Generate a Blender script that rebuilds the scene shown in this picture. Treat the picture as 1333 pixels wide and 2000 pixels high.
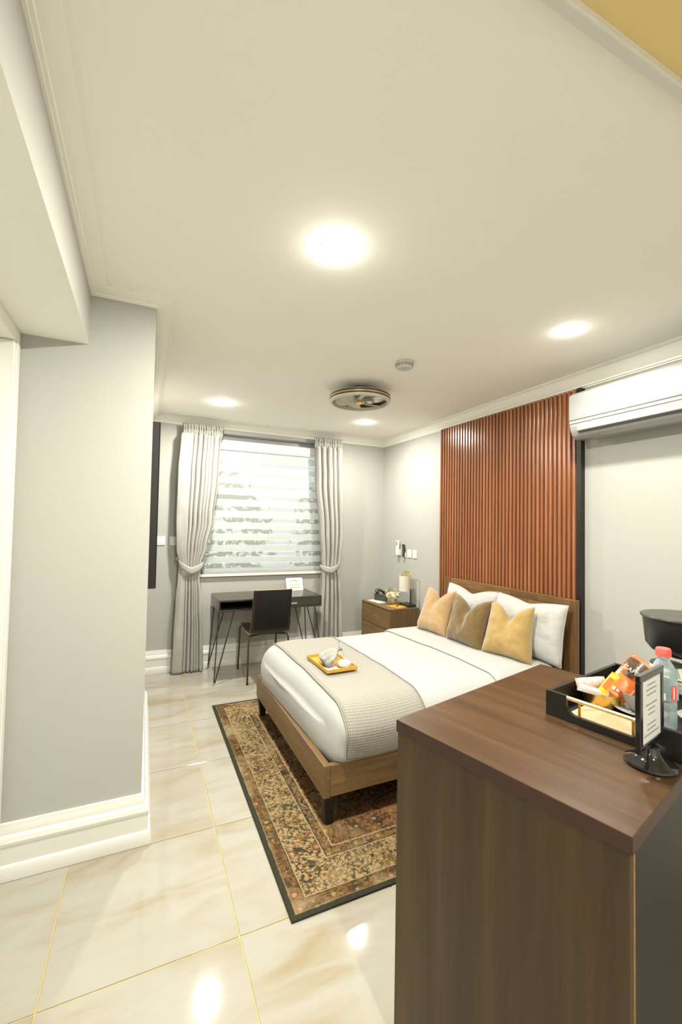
import bpy, bmesh, math, random
from mathutils import Vector, Matrix, noise
random.seed(7)
for o in list(bpy.data.objects): bpy.data.objects.remove(o)
sc = bpy.context.scene
COL = sc.collection
PI = math.pi

# ------------------------------------------------------------------ camera
cam_d = bpy.data.cameras.new('camera'); cam = bpy.data.objects.new('camera', cam_d); COL.objects.link(cam)
YAW, PITCH, ROLL, F = .42817, .031208, -.01777, 839.77
cam_d.sensor_fit = 'HORIZONTAL'; cam_d.sensor_width = 36.0; cam_d.lens = 36.0 * F / 1333.0
cam_d.clip_start = .02
fw = Vector((math.sin(YAW) * math.cos(PITCH), math.cos(YAW) * math.cos(PITCH), math.sin(PITCH)))
rt = Vector((math.cos(YAW), -math.sin(YAW), 0)); dn = -(rt.cross(fw))
r2 = rt * math.cos(ROLL) + dn * math.sin(ROLL); d2 = -rt * math.sin(ROLL) + dn * math.cos(ROLL)
m = Matrix((r2, -d2, -fw)).transposed().to_4x4(); m.translation = (0, 0, 1.456)
cam.matrix_world = m
sc.camera = cam

# ------------------------------------------------------------------ world and exposure
w = bpy.data.worlds.new('world'); sc.world = w; w.use_nodes = True
w.node_tree.nodes['Background'].inputs[0].default_value = (.86, .93, 1, 1)
w.node_tree.nodes['Background'].inputs[1].default_value = 2.0
sc.view_settings.view_transform = 'Standard'; sc.view_settings.look = 'None'
sc.view_settings.gamma = 1.0; sc.view_settings.use_curve_mapping = False
sc.view_settings.exposure = 1.72
LAMP_W = 19.0
LAMP_COL = (1.0, .955, .85)

# ------------------------------------------------------------------ room sizes
D, RW, H = 4.57, 2.66, 2.50          # far wall, right wall, ceiling
PX, PY0, PY1 = .022, 2.205, 3.60     # pillar: right face, front face, back face
BX, BZ = -.25, 2.246                 # bulkhead beam: side face, underside
LX = -.50                            # wardrobe plane on the left
BACK = -1.2

# ------------------------------------------------------------------ helpers
def empty(name, loc=(0, 0, 0), rz=0):
    o = bpy.data.objects.new(name, None); COL.objects.link(o)
    o.location = loc; o.rotation_euler = (0, 0, rz); o.empty_display_size = .05
    return o
def tag(o, label, cat, group=None):
    o['label'] = label; o['category'] = cat
    if group: o['group'] = group
    return o
def thing(name, label, cat, loc=(0, 0, 0), rz=0, group=None):
    return tag(empty(name, loc, rz), label, cat, group)
def struct(o):
    o['kind'] = 'structure'; return o

class MB:
    def __init__(s): s.bm = bmesh.new()
    def box(s, x0, x1, y0, y1, z0, z1, bev=0, rot=None, seg=2):
        b = bmesh.new(); bmesh.ops.create_cube(b, size=1)
        for v in b.verts:
            v.co = Vector(((x0 + x1) / 2 + v.co.x * (x1 - x0), (y0 + y1) / 2 + v.co.y * (y1 - y0), (z0 + z1) / 2 + v.co.z * (z1 - z0)))
        if bev: bmesh.ops.bevel(b, geom=list(b.edges), offset=bev, segments=seg, affect='EDGES', profile=.5)
        s._add(b, rot); return s
    def _add(s, b, rot=None):
        if rot is not None: bmesh.ops.transform(b, matrix=rot, verts=b.verts)
        me = bpy.data.meshes.new('tmp'); b.to_mesh(me); b.free(); s.bm.from_mesh(me); bpy.data.meshes.remove(me)
    def lathe(s, prof, n=32, rot=None, cx=0, cy=0, sx=1, sy=1):
        b = bmesh.new(); rows = []
        for r, z in prof:
            if r < 1e-6: rows.append([b.verts.new((cx, cy, z))])
            else: rows.append([b.verts.new((cx + sx * r * math.cos(2 * PI * i / n), cy + sy * r * math.sin(2 * PI * i / n), z)) for i in range(n)])
        for a, c in zip(rows, rows[1:]):
            for i in range(n):
                j = (i + 1) % n
                if len(a) == 1 and len(c) == 1: continue
                if len(a) == 1: b.faces.new((a[0], c[j], c[i]))
                elif len(c) == 1: b.faces.new((a[i], a[j], c[0]))
                else: b.faces.new((a[i], a[j], c[j], c[i]))
        bmesh.ops.recalc_face_normals(b, faces=b.faces)
        s._add(b, rot); return s
    def tube(s, pts, r, n=8, closed=False, cap=True):
        P = [Vector(p) for p in pts]; b = bmesh.new(); rows = []
        N = len(P); up = None
        for i, p in enumerate(P):
            if closed: t = (P[(i + 1) % N] - P[i - 1])
            else: t = P[min(i + 1, N - 1)] - P[max(i - 1, 0)]
            t.normalize()
            if up is None: up = t.orthogonal().normalized()
            up = (up - t * up.dot(t)).normalized(); sd = t.cross(up)
            rr = r[i] if isinstance(r, (list, tuple)) else r
            rows.append([b.verts.new(p + rr * (math.cos(2 * PI * k / n) * up + math.sin(2 * PI * k / n) * sd)) for k in range(n)])
        for i in range(N if closed else N - 1):
            a, c = rows[i], rows[(i + 1) % N]
            for k in range(n): b.faces.new((a[k], a[(k + 1) % n], c[(k + 1) % n], c[k]))
        if cap and not closed: b.faces.new(rows[0][::-1]); b.faces.new(rows[-1])
        bmesh.ops.recalc_face_normals(b, faces=b.faces)
        s._add(b); return s
    def prism(s, poly, h0, h1, axis='z', bev=0, rot=None):
        """poly in the two other axes, extruded along axis between h0 and h1"""
        def P(a, c, h): return {'z': (a, c, h), 'y': (a, h, c), 'x': (h, a, c)}[axis]
        b = bmesh.new()
        lo = [b.verts.new(P(a, c, h0)) for a, c in poly]; hi = [b.verts.new(P(a, c, h1)) for a, c in poly]
        b.faces.new(lo[::-1]); b.faces.new(hi); n = len(poly)
        for i in range(n): b.faces.new((lo[i], lo[(i + 1) % n], hi[(i + 1) % n], hi[i]))
        bmesh.ops.recalc_face_normals(b, faces=b.faces)
        if bev: bmesh.ops.bevel(b, geom=list(b.edges), offset=bev, segments=2, affect='EDGES', profile=.5)
        s._add(b, rot); return s
    def grid(s, fn, nu, nv, wrap_u=False):
        b = bmesh.new(); R = []
        for j in range(nv + 1):
            R.append([b.verts.new(fn(i / nu, j / nv)) for i in range(nu if wrap_u else nu + 1)])
        for j in range(nv):
            for i in range(nu):
                k = (i + 1) % nu if wrap_u else i + 1
                b.faces.new((R[j][i], R[j][k], R[j + 1][k], R[j + 1][i]))
        s._add(b); return s
    def sweep(s, path, prof, zs=None):
        """profile (offset into room, z) swept along plan polyline; room lies right of travel; zs: per-vertex function profile z -> z"""
        P = [Vector(p[:2]) for p in path]; b = bmesh.new(); rows = []
        for i, p in enumerate(P):
            nrm = []
            if i > 0: d = (P[i] - P[i - 1]).normalized(); nrm.append(Vector((d.y, -d.x)))
            if i < len(P) - 1: d = (P[i + 1] - P[i]).normalized(); nrm.append(Vector((d.y, -d.x)))
            if len(nrm) == 2: mdir = (nrm[0] + nrm[1]) / (1 + nrm[0].dot(nrm[1]))
            else: mdir = nrm[0]
            rows.append([b.verts.new((p.x + mdir.x * o, p.y + mdir.y * o, zs(i, z) if zs else z)) for o, z in prof])
        for a, c in zip(rows, rows[1:]):
            for k in range(len(prof)):
                l = (k + 1) % len(prof)
                b.faces.new((a[k], a[l], c[l], c[k]))
        b.faces.new(rows[0]); b.faces.new(rows[-1][::-1])
        bmesh.ops.recalc_face_normals(b, faces=b.faces)
        s._add(b); return s
    def build(s, name, mat, parent=None, smooth=False, ang=35, weld=False):
        if weld: bmesh.ops.remove_doubles(s.bm, verts=s.bm.verts, dist=1e-5)
        me = bpy.data.meshes.new(name); s.bm.to_mesh(me); s.bm.free()
        if mat: me.materials.append(mat)
        if smooth:
            for p in me.polygons: p.use_smooth = True
            me.set_sharp_from_angle(angle=math.radians(ang))
        o = bpy.data.objects.new(name, me); COL.objects.link(o)
        if parent: o.parent = parent
        return o

def text_mesh(txt, size, mat, name, parent, M, depth=.0003):
    cu = bpy.data.curves.new('t', 'FONT'); cu.body = txt; cu.size = size; cu.extrude = depth; cu.align_x = 'CENTER'; cu.align_y = 'CENTER'
    to = bpy.data.objects.new('t', cu); COL.objects.link(to)
    dg = bpy.context.evaluated_depsgraph_get(); me = bpy.data.meshes.new_from_object(to.evaluated_get(dg))
    bpy.data.objects.remove(to); bpy.data.curves.remove(cu)
    me.transform(M); me.materials.clear(); me.materials.append(mat)
    o = bpy.data.objects.new(name, me); COL.objects.link(o); o.parent = parent
    return o

# ------------------------------------------------------------------ materials
def newmat(name):
    mt = bpy.data.materials.new(name); mt.use_nodes = True; nt = mt.node_tree
    return mt, nt, nt.nodes['Principled BSDF']
def N(nt, kind, **kw):
    n = nt.nodes.new(kind)
    for k, v in kw.items():
        if k.startswith('i_'):
            key = k[2:]; key = int(key) if key.isdigit() else key
            n.inputs[key].default_value = v
        else: setattr(n, k, v)
    return n
def c4(c): return (c[0], c[1], c[2], 1)
def ramp(nt, stops, interp='LINEAR'):
    r = nt.nodes.new('ShaderNodeValToRGB'); cr = r.color_ramp; cr.interpolation = interp
    while len(cr.elements) < len(stops): cr.elements.new(.5)
    for e, (p, c) in zip(cr.elements, stops): e.position = p; e.color = c4(c)
    return r
def plain(name, col, rough=.5, metal=0, var=.04, scale=9, bump=0, bscale=200, spec=.5, coat=0, sheen=0, emit=0, trans=0, alpha=1):
    mt, nt, b = newmat(name); L = nt.links
    tc = N(nt, 'ShaderNodeTexCoord'); nz = N(nt, 'ShaderNodeTexNoise', i_Scale=scale, i_Detail=4.0)
    L.new(tc.outputs['Object'], nz.inputs['Vector'])
    lo = [max(0, c * (1 - var)) for c in col]; hi = [min(1, c * (1 + var)) for c in col]
    r = ramp(nt, [(.3, lo), (.7, hi)]); L.new(nz.outputs[0], r.inputs[0]); L.new(r.outputs[0], b.inputs['Base Color'])
    b.inputs['Roughness'].default_value = rough; b.inputs['Metallic'].default_value = metal
    b.inputs['Specular IOR Level'].default_value = spec; b.inputs['Coat Weight'].default_value = coat
    b.inputs['Coat Roughness'].default_value = .12
    b.inputs['Sheen Weight'].default_value = sheen; b.inputs['Transmission Weight'].default_value = trans; b.inputs['Alpha'].default_value = alpha
    if emit: b.inputs['Emission Color'].default_value = c4(col); b.inputs['Emission Strength'].default_value = emit
    if bump:
        n2 = N(nt, 'ShaderNodeTexNoise', i_Scale=bscale, i_Detail=3.0); L.new(tc.outputs['Object'], n2.inputs['Vector'])
        bp = N(nt, 'ShaderNodeBump', i_Strength=bump, i_Distance=.004); L.new(n2.outputs[0], bp.inputs['Height']); L.new(bp.outputs[0], b.inputs['Normal'])
    return mt
def wood(name, cols, stretch=(1, 14, 14), scale=3, rough=.4, spec=.4, rnd=0, fine=.35, coat=0, band=None):
    """grain runs along the axis with the smallest stretch; band = (axis, freq, amount) broad laminate bands"""
    mt, nt, b = newmat(name); L = nt.links
    tc = N(nt, 'ShaderNodeTexCoord'); mp = N(nt, 'ShaderNodeMapping'); mp.inputs['Scale'].default_value = stretch
    oi = N(nt, 'ShaderNodeObjectInfo'); add = N(nt, 'ShaderNodeVectorMath', operation='ADD'); cb = N(nt, 'ShaderNodeCombineXYZ')
    mul = N(nt, 'ShaderNodeMath', operation='MULTIPLY', i_1=37.0); L.new(oi.outputs['Random'], mul.inputs[0])
    for k in range(3): L.new(mul.outputs[0], cb.inputs[k])
    L.new(tc.outputs['Object'], mp.inputs[0]); L.new(mp.outputs[0], add.inputs[0])
    if rnd: L.new(cb.outputs[0], add.inputs[1])
    n1 = N(nt, 'ShaderNodeTexNoise', i_Scale=scale, i_Detail=6.0, i_Roughness=.6, i_Distortion=.4); L.new(add.outputs[0], n1.inputs['Vector'])
    n2 = N(nt, 'ShaderNodeTexNoise', i_Scale=scale * 7, i_Detail=4.0, i_Roughness=.7); L.new(add.outputs[0], n2.inputs['Vector'])
    mx = N(nt, 'ShaderNodeMix', data_type='FLOAT', i_0=fine); L.new(n1.outputs[0], mx.inputs[2]); L.new(n2.outputs[0], mx.inputs[3])
    k = len(cols); r = ramp(nt, [(.3 + .4 * i / (k - 1), c) for i, c in enumerate(cols)]); L.new(mx.outputs[0], r.inputs[0])
    out = r.outputs[0]
    if rnd:
        hs = N(nt, 'ShaderNodeHueSaturation'); mr = N(nt, 'ShaderNodeMapRange', i_3=1 - rnd, i_4=1 + rnd); L.new(oi.outputs['Random'], mr.inputs[0])
        L.new(mr.outputs[0], hs.inputs['Value']); L.new(out, hs.inputs['Color']); out = hs.outputs[0]
    if band:
        ax, fr, amt = band
        mp2 = N(nt, 'ShaderNodeMapping'); s3 = [.02, .02, .02]; s3[ax] = fr; mp2.inputs['Scale'].default_value = s3
        L.new(tc.outputs['Object'], mp2.inputs[0])
        n3 = N(nt, 'ShaderNodeTexNoise', i_Scale=1.0, i_Detail=2.5); L.new(mp2.outputs[0], n3.inputs['Vector'])
        hs = N(nt, 'ShaderNodeHueSaturation'); mr = N(nt, 'ShaderNodeMapRange', i_1=.3, i_2=.7, i_3=1 - amt, i_4=1 + amt); L.new(n3.outputs[0], mr.inputs[0])
        L.new(mr.outputs[0], hs.inputs['Value']); L.new(out, hs.inputs['Color']); out = hs.outputs[0]
    L.new(out, b.inputs['Base Color'])
    b.inputs['Roughness'].default_value = rough; b.inputs['Specular IOR Level'].default_value = spec; b.inputs['Coat Weight'].default_value = coat
    bp = N(nt, 'ShaderNodeBump', i_Strength=.12, i_Distance=.002); L.new(n2.outputs[0], bp.inputs['Height']); L.new(bp.outputs[0], b.inputs['Normal'])
    return mt
def glassy(name, col, rough=.02, ior=1.45, shadow=True):
    mt, nt, b = newmat(name); L = nt.links
    b.inputs['Base Color'].default_value = c4(col); b.inputs['Transmission Weight'].default_value = 1; b.inputs['Roughness'].default_value = rough; b.inputs['IOR'].default_value = ior
    nz = N(nt, 'ShaderNodeTexNoise', i_Scale=60.0); bp = N(nt, 'ShaderNodeBump', i_Strength=.02); L.new(nz.outputs[0], bp.inputs['Height']); L.new(bp.outputs[0], b.inputs['Normal'])
    return mt
def thin(name, col, opac):
    """thin clear film or pane: mostly see-through with a gloss"""
    mt, nt, b = newmat(name); L = nt.links
    out = nt.nodes['Material Output']; tr = N(nt, 'ShaderNodeBsdfTransparent'); tr.inputs[0].default_value = c4(col)
    fr = N(nt, 'ShaderNodeFresnel', i_IOR=1.45); ad = N(nt, 'ShaderNodeMath', operation='ADD', i_1=opac, use_clamp=True); L.new(fr.outputs[0], ad.inputs[0])
    b.inputs['Base Color'].default_value = c4(col); b.inputs['Roughness'].default_value = .05
    mx = N(nt, 'ShaderNodeMixShader'); L.new(ad.outputs[0], mx.inputs[0]); L.new(tr.outputs[0], mx.inputs[1]); L.new(b.outputs[0], mx.inputs[2]); L.new(mx.outputs[0], out.inputs[0])
    return mt
def cloth(name, col, transl=.0, bump=.25, bscale=300, rough=.9, var=.04, sheen=.2, see=0, weave=False, wr=0):
    mt, nt, b = newmat(name); L = nt.links; out = nt.nodes['Material Output']
    tc = N(nt, 'ShaderNodeTexCoord'); nz = N(nt, 'ShaderNodeTexNoise', i_Scale=14.0, i_Detail=5.0); L.new(tc.outputs['Object'], nz.inputs['Vector'])
    r = ramp(nt, [(.3, [c * (1 - var) for c in col]), (.7, [min(1, c * (1 + var)) for c in col])]); L.new(nz.outputs[0], r.inputs[0])
    L.new(r.outputs[0], b.inputs['Base Color']); b.inputs['Roughness'].default_value = rough; b.inputs['Specular IOR Level'].default_value = .15
    b.inputs['Sheen Weight'].default_value = sheen
    if weave:
        h = N(nt, 'ShaderNodeTexWave', i_Scale=weave, bands_direction='X'); h2 = N(nt, 'ShaderNodeTexWave', i_Scale=weave, bands_direction='DIAGONAL')
        L.new(tc.outputs['Object'], h.inputs[0]); L.new(tc.outputs['Object'], h2.inputs[0]); mm = N(nt, 'ShaderNodeMath', operation='MULTIPLY')
        L.new(h.outputs[1], mm.inputs[0]); L.new(h2.outputs[1], mm.inputs[1]); hout = mm.outputs[0]
    else:
        n2 = N(nt, 'ShaderNodeTexNoise', i_Scale=float(bscale), i_Detail=3.0); L.new(tc.outputs['Object'], n2.inputs['Vector']); hout = n2.outputs[0]
    bp = N(nt, 'ShaderNodeBump', i_Strength=bump, i_Distance=.003); L.new(hout, bp.inputs['Height']); nrm = bp.outputs[0]
    if wr:
        n3 = N(nt, 'ShaderNodeTexNoise', i_Scale=11.0, i_Detail=3.0, i_Distortion=1.2); L.new(tc.outputs['Object'], n3.inputs['Vector'])
        b3 = N(nt, 'ShaderNodeBump', i_Strength=wr, i_Distance=.03); L.new(n3.outputs[0], b3.inputs['Height']); L.new(nrm, b3.inputs['Normal']); nrm = b3.outputs[0]
    L.new(nrm, b.inputs['Normal'])
    sh = b.outputs[0]
    if transl:
        t = N(nt, 'ShaderNodeBsdfTranslucent'); L.new(r.outputs[0], t.inputs[0]); mx = N(nt, 'ShaderNodeMixShader', i_0=transl); L.new(sh, mx.inputs[1]); L.new(t.outputs[0], mx.inputs[2]); sh = mx.outputs[0]
    if see:
        t = N(nt, 'ShaderNodeBsdfTransparent'); mx = N(nt, 'ShaderNodeMixShader', i_0=see); L.new(sh, mx.inputs[1]); L.new(t.outputs[0], mx.inputs[2]); sh = mx.outputs[0]
    L.new(sh, out.inputs[0])
    return mt

M = {}
M['wall'] = plain('wall_paint', (.41, .41, .378), .55, var=.012, scale=2, bump=.05, bscale=350, spec=.3)
M['ceil'] = plain('ceiling_paint', (.93, .92, .87), .8, var=.01, scale=2, bump=.03, bscale=300, spec=.2)
M['cornice'] = plain('cornice_paint', (.88, .865, .80), .6, var=.01, scale=3)
M['trim'] = plain('trim_paint', (.68, .675, .635), .35, var=.01, scale=4)
M['ochre'] = plain('bulkhead_light_tint', (.80, .62, .29), .7, var=.03, scale=3)  # warm bounce light and shade put into the bulkhead base colour
M['white'] = plain('white_plastic', (.30, .30, .294), .3, var=.01)
M['plate'] = plain('switch_plate_plastic', (.74, .74, .71), .3, var=.01)
M['white2'] = plain('white_matte', (.58, .57, .53), .6, var=.02)
M['grey'] = plain('grey_plastic', (.30, .31, .29), .4)
M['black'] = plain('black_plastic', (.012, .012, .011), .32, var=.2)
M['blackgloss'] = plain('black_gloss', (.008, .008, .008), .08, var=.2, coat=.6)
M['blackwood'] = plain('black_painted_wood', (.007, .007, .006), .42, var=.25, scale=20)
M['iron'] = plain('dark_iron', (.05, .048, .04), .45, metal=.5, var=.15)
M['gold'] = plain('brushed_gold', (.80, .54, .16), .28, metal=1, var=.08, scale=30)
M['goldmat'] = plain('mustard_tray', (.55, .31, .04), .45, var=.05)
M['chrome'] = plain('steel', (.55, .54, .5), .25, metal=1)
M['grout'] = plain('grout', (.56, .42, .17), .9, var=.1, scale=40)
M['mirror'] = plain('mirror_glass', (.80, .84, .80), .02, metal=1, var=.01)
M['paper'] = plain('paper', (.60, .60, .585), .7, var=.01)
M['ink'] = plain('ink', (.25, .25, .25), .8)
M['linen'] = cloth('white_linen', (.42, .42, .405), bump=.06, bscale=500, var=.01, wr=.0)
M['pillow'] = cloth('white_pillowcase', (.46, .458, .44), bump=.06, bscale=500, var=.01, wr=.22)
M['curtain'] = cloth('curtain_fabric', (.47, .462, .425), transl=.25, bump=.2, bscale=500, var=.04)
M['blind'] = cloth('blind_band_fabric', (.66, .67, .65), transl=.55, bump=.1, bscale=600, var=.01, sheen=0)
M['sheer'] = cloth('blind_sheer_fabric', (.36, .375, .34), transl=.45, bump=.1, bscale=600, var=.02, sheen=0, see=.28)
M['vel_peach'] = cloth('peach_velvet', (.41, .27, .13), bump=.1, sheen=.5, var=.05, wr=.25)
M['vel_brown'] = cloth('brown_velvet', (.155, .10, .037), bump=.1, sheen=.5, var=.10, wr=.3)
M['vel_gold'] = cloth('golden_velvet', (.37, .25, .09), bump=.1, sheen=.5, var=.05, wr=.25)
M['slat'] = wood('slat_wood', [(.17, .06, .026), (.30, .115, .05), (.40, .17, .08)], (9, 9, .8), 4, .24, rnd=.14)
M['slatback'] = plain('slat_backing', (.05, .018, .010), .7)
M['hb'] = wood('headboard_wood', [(.085, .045, .016), (.17, .092, .034), (.27, .155, .06)], (12, .9, 12), 3, .35, rnd=.25)
M['hbv'] = wood('headboard_stile_wood', [(.085, .043, .016), (.15, .078, .03), (.20, .11, .042)], (12, 12, .9), 3, .35, rnd=.1)
M['railx'] = wood('bed_rail_wood_long', [(.11, .062, .024), (.18, .108, .046), (.25, .155, .07)], (.9, 12, 12), 3, .4)
M['raily'] = wood('bed_rail_wood', [(.11, .062, .024), (.18, .108, .046), (.25, .155, .07)], (12, .9, 12), 3, .4)
M['nsy'] = wood('nightstand_wood', [(.11, .066, .026), (.17, .106, .046), (.225, .145, .067)], (12, 1, 12), 4, .45, rnd=.06)
M['nsz'] = wood('nightstand_side_wood', [(.11, .066, .026), (.155, .097, .042), (.20, .13, .06)], (12, 12, 1), 4, .45)
M['cabtop'] = wood('cabinet_top_wood', [(.036, .017, .006), (.057, .029, .011), (.086, .047, .019)], (14, .8, 14), 2.5, .32, spec=.5, band=(0, 9, .25))
M['cabside'] = wood('cabinet_side_wood', [(.038, .021, .008), (.054, .031, .012), (.078, .045, .018)], (9, 9, .5), 2.5, .4, band=(1, 11, .35), fine=.25)
M['cabedge'] = plain('cabinet_edge_band', (.045, .017, .009), .4, var=.1, scale=12)
M['desk'] = wood('black_brown_desk', [(.022, .018, .013), (.032, .027, .020), (.045, .038, .028)], (1, 12, 12), 4, .22, spec=.6)
M['ply'] = plain('plywood_edge', (.45, .26, .10), .6, var=.15, scale=60)
M['deskblack'] = plain('desk_inside', (.008, .008, .007), .7)
M['leaf'] = plain('leaf', (.07, .20, .06), .5, var=.3, scale=40)
M['petal'] = plain('cream_petal', (.62, .54, .33), .7, var=.1, scale=40)
M['petalw'] = plain('white_petal', (.60, .585, .49), .7, var=.06, scale=40)
M['petalc'] = plain('amber_flower_centre', (.80, .48, .12), .7)
M['glass'] = thin('clear_glass', (.96, .97, .95), .06)
M['pet'] = thin('clear_bottle_plastic', (.82, .90, .92), .16)
M['shade'] = cloth('lamp_shade_fabric', (.86, .84, .76), transl=.4, bump=.15, bscale=400)
M['organza'] = cloth('grey_organza', (.34, .34, .31), bump=.3, see=.12, sheen=.6, wr=.5)
M['phone'] = plain('phone_plastic', (.05, .055, .045), .4)
M['red'] = plain('red_cap', (.72, .10, .08), .35)
M['yellow'] = plain('yellow_foil', (.86, .47, .02), .35, var=.08, scale=60)
M['orange'] = plain('orange_foil', (.80, .17, .03), .3, var=.2, scale=30)
M['brownfoil'] = plain('brown_foil', (.075, .045, .028), .25, var=.4, scale=40, bump=.2, bscale=60)
M['pinkfoil'] = plain('pink_foil', (.80, .50, .42), .35, var=.3, scale=60)
M['matt'] = plain('bamboo_board', (.40, .30, .165), .6, var=.06)
M['lampglow'] = plain('downlight_diffuser', (1, .96, .88), .5, emit=9, var=0)
M['blade'] = plain('smoked_blade', (.62, .59, .47), .25, alpha=.85, var=.03)
M['darkgrey'] = plain('dark_grey_plastic', (.045, .045, .038), .35)
M['shrub'] = plain('shrub_leaves', (.10, .17, .07), .6, var=.5, scale=4)
M['concrete'] = plain('outdoor_paving', (.45, .45, .42), .9, var=.15, scale=3)

def tile_mat():
    mt, nt, b = newmat('marble_tile'); L = nt.links
    ge = N(nt, 'ShaderNodeNewGeometry'); oi = N(nt, 'ShaderNodeObjectInfo')
    mu = N(nt, 'ShaderNodeMath', operation='MULTIPLY', i_1=50.0); L.new(oi.outputs['Random'], mu.inputs[0])
    cb = N(nt, 'ShaderNodeCombineXYZ'); L.new(mu.outputs[0], cb.inputs[0]); L.new(mu.outputs[0], cb.inputs[1])
    ad = N(nt, 'ShaderNodeVectorMath', operation='ADD'); L.new(ge.outputs['Position'], ad.inputs[0]); L.new(cb.outputs[0], ad.inputs[1])
    mp = N(nt, 'ShaderNodeMapping'); mp.inputs['Scale'].default_value = (1.2, 4.5, 1); mp.inputs['Rotation'].default_value = (0, 0, .25); L.new(ad.outputs[0], mp.inputs[0])
    n1 = N(nt, 'ShaderNodeTexNoise', i_Scale=1.3, i_Detail=7.0, i_Roughness=.6, i_Distortion=1.0); L.new(mp.outputs[0], n1.inputs['Vector'])
    r = ramp(nt, [(.28, (.30, .245, .16)), (.42, (.335, .307, .243)), (.55, (.355, .341, .292)), (.75, (.366, .357, .316))]); L.new(n1.outputs[0], r.inputs[0])
    L.new(r.outputs[0], b.inputs['Base Color']); b.inputs['Roughness'].default_value = .06; b.inputs['Specular IOR Level'].default_value = .4
    return mt
M['tile'] = tile_mat()

def runner_mat():
    mt, nt, b = newmat('waffle_knit'); L = nt.links
    tc = N(nt, 'ShaderNodeTexCoord'); sp = N(nt, 'ShaderNodeSeparateXYZ'); L.new(tc.outputs['UV'], sp.inputs[0])
    def cell(sock, s):
        m1 = N(nt, 'ShaderNodeMath', operation='MULTIPLY', i_1=s); L.new(sock, m1.inputs[0])
        f = N(nt, 'ShaderNodeMath', operation='FRACT'); L.new(m1.outputs[0], f.inputs[0])
        a = N(nt, 'ShaderNodeMath', operation='SUBTRACT', i_1=.5); L.new(f.outputs[0], a.inputs[0])
        g = N(nt, 'ShaderNodeMath', operation='ABSOLUTE'); L.new(a.outputs[0], g.inputs[0]); return g.outputs[0]
    mx = N(nt, 'ShaderNodeMath', operation='MAXIMUM'); L.new(cell(sp.outputs[0], 76.0), mx.inputs[0]); L.new(cell(sp.outputs[1], 76.0), mx.inputs[1])
    r = ramp(nt, [(.2, (.255, .237, .20)), (.40, (.345, .332, .295))]); L.new(mx.outputs[0], r.inputs[0]); L.new(r.outputs[0], b.inputs['Base Color'])
    bp = N(nt, 'ShaderNodeBump', i_Strength=.9, i_Distance=.004); L.new(mx.outputs[0], bp.inputs['Height']); L.new(bp.outputs[0], b.inputs['Normal'])
    b.inputs['Roughness'].default_value = .95; b.inputs['Specular IOR Level'].default_value = .1; b.inputs['Sheen Weight'].default_value = .2
    return mt
M['runner'] = runner_mat()

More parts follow.
